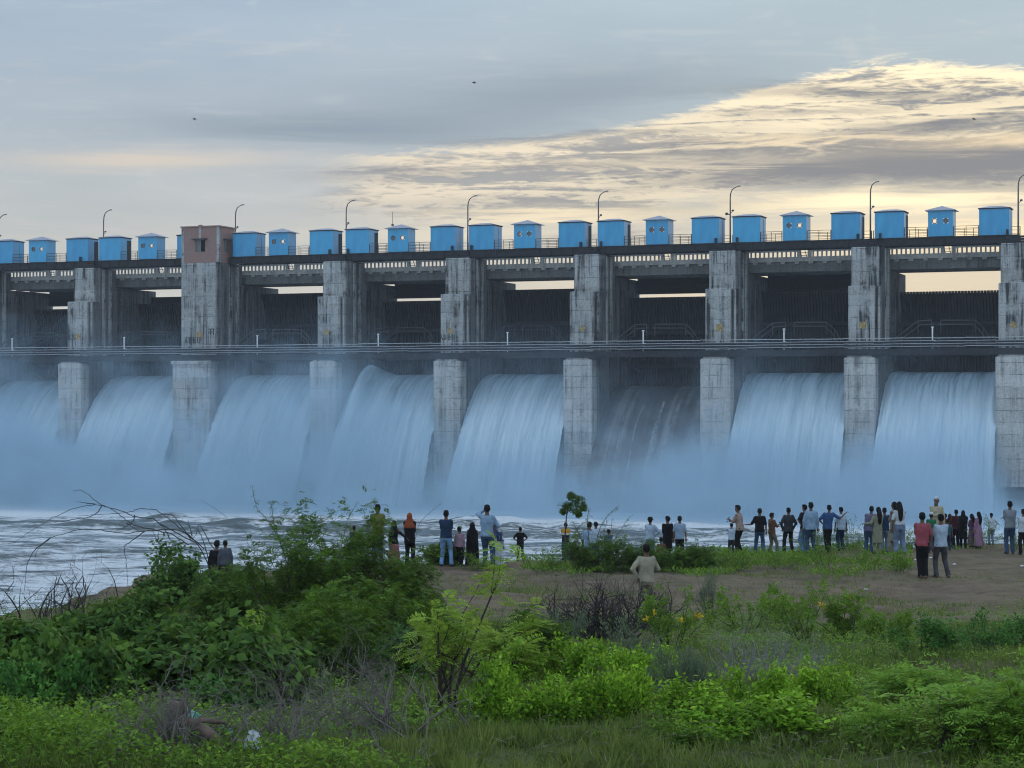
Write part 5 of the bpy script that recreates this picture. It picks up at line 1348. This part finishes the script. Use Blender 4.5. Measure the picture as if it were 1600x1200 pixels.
def person(px, fy, hy, face, top, bottom, label, arms=('down', 'down'), legs=((-.10, 0), (.10, 0)), outfit='man', hair='short', hem=.86, sleeve='half', lean=(0, 0), look=0, topc=None, cap=None, depth=None, height=None, shoe='shoe', big=1.0, beard=False, group='people watching the dam', knee=(0, 1, 0), base=None, skin=True, crowd=0.0, sit=False):
    """face: heading in degrees, 0 = looking away at the dam, positive turns left; hy/fy give head top and feet in the photo"""
    if base: x, y, z = base
    elif depth: y = depth; x = (px-800)/FPX*y; z = gz(x, y)
    else: x, y, z = at(px, fy, 36)
    H = height or (fy-hy)/FPX*y
    if depth and not height: H = (z-(EYE+(HOR-hy)/FPX*y))*-1
    k = H/1.72
    o = empty('person', (x, y, z), rad(face)); o.scale = (k, k, k)
    tag(o, label, 'person', group)
    lx, ly = lean
    sk = MB(); hb = MB(); up = MB(); lo = MB(); sh = MB()
    hipz = .93; sit_y = 0
    if sit: hipz = .30
    hips = Vector((0, 0, hipz)); chest = Vector((lx*.6, ly*.6, hipz+.36)); neck = Vector((lx, ly, hipz+.53)); yaw = rad(look)
    fwd = Vector((-math.sin(yaw), math.cos(yaw), 0)); rt = Vector((math.cos(yaw), math.sin(yaw), 0))
    hd = neck+Vector((lx*.25, ly*.35, .155*big)); hr = big
    # head
    sk.ball(hd, (.077*hr, .092*hr, .112*hr), 14, 10)
    sk.capsule(hd+fwd*.035*hr-Vector((0, 0, .055*hr)), hd+fwd*.05*hr-Vector((0, 0, .085*hr)), .052*hr, .036*hr)
    sk.capsule(hd+fwd*.092*hr+Vector((0, 0, .005)), hd+fwd*.105*hr-Vector((0, 0, .025*hr)), .010, .016)
    sk.capsule(hd+fwd*.082*hr-Vector((0, 0, .058*hr))-rt*.02, hd+fwd*.082*hr-Vector((0, 0, .058*hr))+rt*.02, .011, .011)
    for s in (-1, 1):
        sk.ball(hd+rt*s*.079*hr-Vector((0, 0, .005))-fwd*.005, (.016, .022, .032), 8, 6)
        sk.ball(hd+rt*s*.033*hr+fwd*.080*hr+Vector((0, 0, .012)), .014, 8, 6)
    sk.capsule(neck-Vector((0, 0, .06)), hd-Vector((0, 0, .06))-fwd*.015, .058, .052)
    # torso
    tor = [(0, 0, hipz-.06, .15, .10), (0, 0, hipz+.05, .155, .105), (chest.x*.5, chest.y*.5, hipz+.18, .14, .095), (chest.x, chest.y, hipz+.34, .165, .11), (lx*.85, ly*.85, hipz+.46, .155, .095), (lx, ly, hipz+.525, .075, .06)]
    sk.rings(tor, 14)
    shz = hipz+.465
    J = []
    for s, pose in ((-1, arms[0]), (1, arms[1])):
        (hx, hy_, hz), hint = ARMS[pose] if isinstance(pose, str) else pose
        S = Vector((s*.178+lx*.88, ly*.88, shz)); Hn = Vector((s*hx+lx*.7, hy_+ly*.7, hz-.93+hipz)); hint = Vector((s*hint[0], hint[1], hint[2]))
        E, Hn = ik(S, Hn, .285, .255, hint); J.append((S, E, Hn, s))
        sk.capsule(S, E, .050, .040); sk.capsule(E, Hn, .040, .027)
        d = (Hn-E).normalized(); pn = Vector((0, 1, 0)) if abs(d.z) > .7 else Vector((0, 0, -1)); sd = d.cross(pn).normalized(); pn = sd.cross(d)
        sk.capsule(Hn+d*.02-sd*.018, Hn+d*.075-sd*.02, .022, .018); sk.capsule(Hn+d*.02+sd*.018, Hn+d*.075+sd*.02, .022, .018)
        for q, (off, ln) in enumerate(((-.034, .062), (-.012, .075), (.011, .070), (.032, .055))):       # four curled fingers
            b = Hn+d*.08+sd*off; m = b+d*ln*.55+pn*.006; e = m+d*ln*.38+pn*ln*.35; f = e+d*ln*.1+pn*ln*.35
            hb.tube([b-d*.03, b, m, e, f], [.0085, .009, .0085, .0075, .005], 5)
        b = Hn+d*.03-sd*s*-.034; hb.tube([b-d*.015, b+d*.018+sd*s*.03+pn*.01, b+d*.045+sd*s*.035+pn*.022, b+d*.062+sd*s*.03+pn*.03], [.010, .0105, .009, .006], 5)
    # legs
    LJ = []
    for s, (fx, fyy) in zip((-1, 1), legs):
        A = Vector((s*.088, 0, hipz-.03)); F = Vector((fx, fyy, .085))
        if sit: F = Vector((s*.14, .38, .085)); kn = Vector((s*.18, .34, .46)); An = F
        else: kn, An = ik(A, F, .435, .42, knee)
        sk.capsule(A, kn, .078, .054); sk.capsule(kn, An, .052, .036)
        ft = Vector((s*.25, 1, 0)).normalized(); sk.capsule(An-Vector((0, 0, .045))-ft*.03, An-Vector((0, 0, .05))+ft*.13, .036, .030)
        LJ.append((A, kn, An, ft))
        sh.capsule(An-Vector((0, 0, .043))-ft*.045, An-Vector((0, 0, .047))+ft*.145, .041, .036)
    me = solid(sk, 'person_body', M['skin'], .019, 1)
    bm = bmesh.new(); bm.from_mesh(me); hm_ = hb.mesh('h', M['skin'], True); bm.from_mesh(hm_); bm.to_mesh(me); bm.free(); bpy.data.meshes.remove(hm_)
    me.polygons.foreach_set('use_smooth', [True]*len(me.polygons))
    link('body', me, o)
    if outfit in ('man', 'long', 'woman'):
        hz = hem-.93+hipz
        g = [(0, 0, hz, .188, .135), (0, 0, hz+.05, .187, .134), (0, 0, hipz+.05, .180, .128), (chest.x*.5, chest.y*.5, hipz+.18, .174, .124), (chest.x, chest.y, hipz+.34, .196, .134), (lx*.85, ly*.85, hipz+.46, .186, .112), (lx*.97, ly*.97, hipz+.515, .095, .075)]
        if outfit == 'woman': g[3] = (chest.x*.5, chest.y*.5, hipz+.18, .138, .10)
        up.rings([r for i, r in enumerate(g) if i < 2 or r[2] > hz+.06], 16)
        for S, E, Hn, s in J:
            up.capsule(S+Vector((-s*.03, 0, 0)), S.lerp(E, .8 if sleeve == 'half' else 1.0), .072, .062)
            if sleeve == 'full': up.capsule(E, E.lerp(Hn, .92), .054, .040)
        if outfit == 'long':
            up.rings([(0, 0, .42, .20, .16), (0, 0, .5, .198, .155), (0, 0, .9, .175, .125)], 16)
        link('shirt' if outfit != 'long' else 'tunic', solid(up, 'person_top', CL[top], .017, 2), o)
        fl = 1.0 if outfit != 'woman' else 1.25
        lo.rings([(0, 0, hipz-.13, .145, .105), (0, 0, hipz-.05, .166, .115), (0, 0, hipz+.07, .160, .11)], 14)
        for A, kn, An, ft in LJ:
            lo.capsule(A, kn, .100, .076*fl); lo.tube([kn+(kn-An)*.1, kn, kn.lerp(An, .5), An-Vector((0, 0, .035))], [.062, .076*fl, .068*fl, .070*fl*(1.4 if outfit == 'woman' else 1)], 12)
        link('trousers', solid(lo, 'person_trousers', CL[bottom], .019, 2), o)
    elif outfit == 'dress':
        up.rings([(0, 0, .10, .27, .22), (0, 0, .16, .265, .215), (0, 0, .6, .215, .17), (0, 0, .92, .18, .13), (0, 0, 1.1, .148, .108), (chest.x, chest.y, 1.27, .172, .12), (lx, ly, 1.39, .165, .10), (lx, ly, 1.445, .09, .07)], 18)
        for S, E, Hn, s in J:
            up.capsule(S+Vector((-s*.03, 0, 0)), E, .064, .054); up.capsule(E, E.lerp(Hn, .9), .053, .042)
        link('dress', solid(up, 'person_dress', CL[top], .018, 2), o)
        if bottom:
            sc = MB(); sc.rings([(0, 0, .085, .275, .225), (0, 0, .4, .245, .20), (0, 0, .72, .208, .165), (0, 0, .86, .19, .145)], 18)
            link('skirt', solid(sc, 'person_skirt', CL[bottom], .018, 2), o)
    elif outfit == 'burqa':
        up.rings([(0, 0, .05, .30, .26), (0, 0, .1, .298, .255), (0, 0, .6, .27, .22), (0, 0, 1.0, .245, .20), (lx*.7, ly*.7, 1.28, .235, .17), (lx, ly, 1.42, .17, .135), (hd.x, hd.y-.02, 1.52, .115, .13), (hd.x, hd.y-.01, hd.z+.07, .098, .115), (hd.x, hd.y, hd.z+.135, .03, .04)], 18)
        link('robe', solid(up, 'person_robe', CL[top], .018, 3), o)
    sm = sh.mesh('shoes', M[shoe], True)
    hm = MB()
    def headshape(r, back=0.0, lowz=-.02, cut=.035):
        b = MB(); b.ball(hd-fwd*.008, (.086*hr*r, .100*hr*r, .120*hr*r), 16, 12)
        V = []; keep = set()
        for i, p in enumerate(b.v):
            q = Vector(p)-hd; f_ = q.dot(fwd); 
            if q.z > (.055*hr if f_ > .03*hr else (lowz*hr-.045*hr*(f_ < -.02))): keep.add(i)
        b.f = [f for f in b.f if all(i in keep for i in f)]; b.m = [0]*len(b.f)
        return b
    if hair == 'short':
        b = headshape(1.03, lowz=-.01)
        b.ball(hd+Vector((0, 0, .075*hr))+fwd*.012, (.080*hr, .093*hr, .055*hr), 12, 8); b.ball(hd-fwd*.058*hr+Vector((0, 0, .02)), (.076*hr, .05*hr, .095*hr), 12, 8)
        link('hair', b.mesh('hair', M['hair'], True), o)
    elif hair == 'long':
        q = MB(); q.ball(hd+Vector((0, 0, .02))-fwd*.012, (.092*hr, .10*hr, .115*hr), 12, 9)
        q.tube([hd-fwd*.06, hd-fwd*.115-Vector((0, 0, .14)), hd-fwd*.15-Vector((0, 0, .32)), hd-fwd*.14-Vector((0, 0, .46)), hd-fwd*.13-Vector((0, 0, .52))], [.085, .095, .08, .06, .02], 10)
        hmsh = solid(q, 'hair', M['hair'], .016, 1)
        bm = bmesh.new(); bm.from_mesh(hmsh); dl = [v for v in bm.verts if (v.co-hd).dot(fwd) > .045 and (v.co-hd).z < .05]; bmesh.ops.delete(bm, geom=dl, context='VERTS'); bm.to_mesh(hmsh); bm.free()
        link('hair', hmsh, o)
    elif hair == 'scarf':
        q = MB(); q.ball(hd-fwd*.012, (.098*hr, .108*hr, .128*hr), 12, 9)
        q.rings([(lx, ly-.02, hipz+.30, .19, .15), (lx, ly-.01, hipz+.40, .20, .15), (lx, ly, hipz+.50, .15, .125), (hd.x, hd.y, hd.z-.06, .095, .10)], 16)
        hmsh = solid(q, 'headscarf', CL[topc], .017, 2)
        bm = bmesh.new(); bm.from_mesh(hmsh); dl = [v for v in bm.verts if (v.co-hd).dot(fwd) > .07 and abs((v.co-hd).dot(rt)) < .055 and -.085 < (v.co-hd).z < .075]; bmesh.ops.delete(bm, geom=dl, context='VERTS'); bm.to_mesh(hmsh); bm.free()
        link('headscarf', hmsh, o)
    if beard:
        q = MB(); q.ball(hd+fwd*.055-Vector((0, 0, .09)), (.055, .05, .065), 10, 8); link('beard', q.mesh('beard', M['beard'], True), o)
    if cap:
        q = MB()
        if cap == 'bucket': q.rings([(hd.x, hd.y, hd.z+.02, .135, .145), (hd.x, hd.y, hd.z+.06, .10, .115), (hd.x, hd.y, hd.z+.14, .085, .10)], 16); cm = M['hair']
        elif cap == 'cap': q.rings([(hd.x, hd.y, hd.z+.04, .095, .112), (hd.x, hd.y, hd.z+.10, .088, .10), (hd.x, hd.y, hd.z+.14, .05, .06)], 16); q.box(hd.x+.06, hd.x+.18, hd.y-.07, hd.y+.07, hd.z+.045, hd.z+.06); cm = CL['olive']
        else: q.rings([(hd.x, hd.y, hd.z+.055, .092, .108), (hd.x, hd.y, hd.z+.11, .088, .10), (hd.x, hd.y, hd.z+.145, .07, .08)], 16); cm = CL['cap']
        link('cap', q.mesh('cap', cm, True), o)
    if outfit != 'burqa': link('shoe', sm, o) if False else [link('shoe', s_, o) for s_ in split2(sh, M[shoe])]
    o['hand'] = 0
    del o['hand']
    Mx = Matrix.Translation((x, y, z)) @ Matrix.Rotation(rad(face), 4, 'Z') @ Matrix.Scale(k, 4)
    return o, [Mx @ j[2] for j in J], k
def split2(mb, mat):
    h = len(mb.v)//2; hf = len(mb.f)//2; r = []
    for s in (0, 1):
        q = MB(); q.v = mb.v[s*h:(s+1)*h]; q.f = [tuple(i-s*h for i in f) for f in mb.f[s*hf:(s+1)*hf]]; q.m = [0]*hf; r.append(q.mesh('shoe', mat, True))
    return r
def phone(pos, lab, rz=0.0, tilt=.9):
    q = MB(); q.cbox(-.037, .037, -.005, .005, -.075, .075, .004)
    e = q.build('phone', M['phone'], None, tuple(pos), rad(rz)); e.rotation_euler = (tilt, 0, rad(rz)); tag(e, lab, 'phone')
W = ((-.13, 0), (.13, 0))
# left of the small tree
person(339, 0, 845, -10, 'black', 'dkgrey', 'person in black beside another in grey check, low at the water on the left', depth=60.0, arms=('down', 'back'), sleeve='full')
person(352, 0, 845, 12, 'greyplaid', 'dkgrey', 'person in grey checked shirt close beside one in black at the water', depth=59.8, arms=('down', 'down'), sleeve='full')
person(553, 0, 822, 0, 'dkgrey', 'black', 'person almost hidden behind the largest thorn bush', depth=62.5, arms=('cross', 'cross'))
person(590, 883, 789, 5, 'olive', 'jeans', 'person in olive yellow shirt rising behind the thorn bush', arms=('cross', 'cross'), sleeve='half')
person(616, 884, 815, -35, 'black', 'rose', 'girl in black headscarf and rose skirt beside the orange headscarf', outfit='dress', hair='scarf', topc='black', arms=('down', 'reach'), big=1.08, depth=61.2)
person(640, 883, 802, -8, 'black', 'black', 'woman in long orange headscarf and black clothes', outfit='man', hem=.72, hair='scarf', topc='orange', arms=('cross', 'cross'), sleeve='full')
person(697, 886, 799, -6, 'navy', 'paleblue', 'man in navy shirt and pale blue trousers with folded arms', arms=('cross', 'cross'), legs=((-.15, 0), (.16, .05)), sleeve='half', hem=.88)
person(718, 885, 824, -30, 'pinkplaid', 'black', 'child in pink checked shirt and green cap beside the black robe', cap='cap', big=1.12, arms=('down', 'down'), sleeve='full', legs=((-.08, 0), (.09, 0)))
person(738, 884, 817, -10, 'black', None, 'woman in a full black robe beside the man photographing', outfit='burqa', hair=None, arms=('cross', 'cross'))
pm, hands, k = person(761, 889, 790, -14, 'ltblue', 'jeans', 'man in light blue shirt carrying a baby and raising a phone', arms=('raise', 'hold'), legs=((-.08, .05), (.17, -.02)), look=18, sleeve='full', hem=.87, shoe='sandal', beard=True)
phone(hands[0]+Vector((.03, .05, .06)), 'black phone raised by the man carrying a baby', 10, .2)
by = pm.location.y-.02
person(770, 0, 0, -60, 'mauve', 'blue', 'baby in mauve carried on the arm of the man in light blue', base=((771-800)/FPX*by, by+.13, EYE+(HOR-846.5)/FPX*by), height=.98, big=1.35, arms=('reach', 'hold'), sit=True, sleeve='half', group='people watching the dam')
person(778, 884, 822, -20, 'white', 'white', 'girl in a white dress half hidden behind the man in jeans', outfit='dress', hair='scarf', topc='white', arms=('down', 'down'), depth=62.2)
person(813, 0, 824, 4, 'black', 'dkgrey', 'man in black T-shirt with both hands on his hips', depth=63.3, arms=('hip', 'hip'), legs=W, sleeve='half')
person(884, 0, 817, 10, 'tricolour', 'jeans', 'person in a yellow, white and black top under the small tree', depth=64.2, arms=('cross', 'cross'))
person(921, 0, 816, -20, 'ltblue', 'jeans', 'dark haired person at the left of a pair behind the leafy shoots', depth=66.2, arms=('down', 'down'))
person(931, 0, 816, 20, 'skyblue', 'jeans', 'person in sky blue shirt behind the long leafy shoots', depth=65.4, arms=('down', 'phone'), sleeve='full')
person(951, 0, 828, 12, 'bluestripe', 'white', 'boy in a blue striped shirt right of the leafy shoots', depth=65.6, arms=('down', 'cross'), big=1.08)
person(1016, 0, 809, -8, 'skyblue', 'palejeans', 'man in pale shirt and dark bucket hat facing the water', depth=66.5, cap='bucket', arms=('cross', 'hip'), sleeve='full')
person(1043, 0, 807, 10, 'black', 'black', 'man in a long black tunic beside the blue checked shirt', depth=66.3, outfit='long', arms=('cross', 'down'), sleeve='full', look=25)
person(1062, 0, 807, -5, 'plaid', 'black', 'man in blue checked shirt next to the long black tunic', depth=65.9, arms=('down', 'down'), sleeve='half', hem=.84)
person(1033, 0, 0, 0, 'brown', 'black', 'child sitting low in the grass before the black tunic', base=((1033-800)/FPX*66, 66.0, EYE+(HOR-875)/FPX*66), height=1.1, sit=True, big=1.2, arms=('down', 'down'))
person(1010, 0, 851, 6, 'beige', 'sand', 'man in beige shirt behind the dead brushwood, hand on hip', depth=43.0, arms=('hip_low', 'hold'), sleeve='full', legs=W)
# right of the centre
person(1143, 869, 818, 5, 'skyblue', 'dkgrey', 'short man in sky blue half hidden behind the one reading his phone', arms=('cross', 'cross'), sleeve='half')
p, hands, k = person(1156, 867, 790, 62, 'pinkbeige', 'black', 'man in pinkish beige T-shirt looking down at his phone', arms=('phone', 'read'), sleeve='half', legs=((-.07, .03), (.08, -.02)), lean=(0, .06))
phone(hands[0]+Vector((-.05, .0, .05)), 'black phone held by the man in pinkish beige', 62, .9)
person(1187, 867, 795, -8, 'black', 'jeans', 'man in black T-shirt and jeans holding his left arm out', arms=('out', 'down'), legs=((-.17, 0), (.14, .0)), sleeve='half')
p, hands, k = person(1206, 867, 802, -62, 'brown', 'tan', 'young man in brown shirt holding a phone out, facing right', arms=('read', 'phone'), legs=((-.12, -.1), (.10, .22)), sleeve='half')
phone(hands[1]+Vector((.05, 0, .05)), 'pale phone held out by the young man in brown', -62, .6)
person(1232, 865, 794, 8, 'dkgrey', 'black', 'man in dark grey long sleeved shirt with feet apart', arms=('pocket', 'pocket'), legs=((-.17, 0), (.16, 0)), sleeve='full', hem=.82)
person(1257, 864, 789, 40, 'black', 'paleblue', 'person in black top and blue jeans behind the light blue shirt', arms=('hip', 'cross'), sleeve='half')
person(1267, 867, 786, 6, 'ltblue', 'jeans', 'man in light blue long shirt and faded jeans, hair dark', arms=('down', 'down'), legs=((-.10, .0), (.12, 0)), sleeve='full', hem=.83)
person(1293, 863, 790, 0, 'blue', 'black', 'man in blue shirt, one hand on hip, leaning on his friend', arms=('hip', 'over'), legs=((.0, .10), (.07, 0)), sleeve='half', hem=.84, lean=(.05, 0))
person(1314, 861, 793, 14, 'print', 'navy', 'man in pale printed shirt with a friend leaning on him', arms=('down', 'down'), legs=((-.09, .0), (.09, 0)), sleeve='half', hem=.84)
person(1357, 865, 792, -20, 'mauve', 'jeans', 'man in mauve shirt and jeans bending towards the group', arms=('cross', 'reach'), sleeve='half', lean=(.08, .05), hem=.83)
person(1371, 866, 793, 12, 'khaki', 'khaki', 'woman in greenish tunic with long dark hair, arm stretched left', outfit='long', hair='long', arms=('out', 'cross'), sleeve='full', lean=(.03, 0))
person(1382, 864, 794, -8, 'navy', 'palejeans', 'person in dark blue top between the greenish tunic and long haired woman', arms=('down', 'cross'), sleeve='half')
person(1397, 865, 785, 55, 'khaki', 'sand', 'woman in beige clothes in profile behind the white top', outfit='long', hair='long', arms=('cross', 'down'), sleeve='full')
person(1406, 867, 785, 10, 'white', 'palejeans', 'woman in white top, wide jeans and very long black hair', outfit='woman', hair='long', hem=.98, arms=('down', 'cross'), sleeve='half', legs=((-.10, 0), (.16, 0)), lean=(-.02, 0))
person(1455, 0, 802, 0, 'green', 'navy', 'person in green shirt and white cap between the two front men', depth=71.5, cap='white', arms=('cross', 'cross'))
person(1463, 0, 778, 165, 'cream', 'cream', 'tall bearded man in white cap and cream tunic facing the camera', depth=73, outfit='long', cap='white', beard=True, arms=('down', 'cross'), sleeve='full', look=-20)
person(1441, 904, 802, -6, 'red', 'black', 'man in red shirt and black trousers standing in front', arms=('cross', 'down'), legs=((-.04, .05), (.09, 0)), sleeve='half', hem=.85, shoe='sandal')
person(1470, 903, 804, 10, 'skyblue', 'greytr', 'man in pale blue shirt and grey trousers standing in front', arms=('cross', 'cross'), legs=((-.12, .03), (.21, -.02)), sleeve='half', hem=.85, shoe='sandal')
person(1481, 0, 812, -15, 'teal', 'navy', 'child in teal shirt behind the man in grey trousers', depth=72, big=1.1, arms=('down', 'down'))
person(1477, 0, 803, 5, 'brown', 'black', 'dark haired person right behind the child in teal', depth=75.2, arms=('cross', 'cross'))
person(1484, 0, 803, 0, 'maroon', 'black', 'person in dark maroon behind the teal child', depth=75.6, arms=('cross', 'cross'), hair='scarf', topc='maroon')
person(1494, 857, 797, 5, 'maroon', 'black', 'young man in dark maroon shirt beside the black headscarf', arms=('cross', 'down'), sleeve='half')
person(1505, 857, 798, -12, 'black', 'black', 'woman in black clothes and long black headscarf', outfit='long', hair='scarf', topc='black', arms=('cross', 'cross'), sleeve='full')
person(1518, 855, 804, 45, 'purple', None, 'girl in dark purple dress next to the girl in pink', outfit='dress', hair='long', arms=('cross', 'cross'), big=1.08)
person(1529, 856, 801, 25, 'pink', None, 'girl in pink dress with dark bun', outfit='dress', hair='long', arms=('down', 'cross'), big=1.08)
person(1549, 0, 802, 5, 'white', 'palejeans', 'man in white shirt, hands on hips, behind a bush at the right', depth=76.5, arms=('hip', 'hip'), sleeve='full')
person(1578, 866, 784, 0, 'grey', 'jeans', 'man in grey T-shirt and jeans near the right edge', arms=('cross', 'cross'), sleeve='half')
person(1599, 867, 796, 0, 'white', 'black', 'person in white shirt cut by the right edge', arms=('cross', 'down'), sleeve='half')
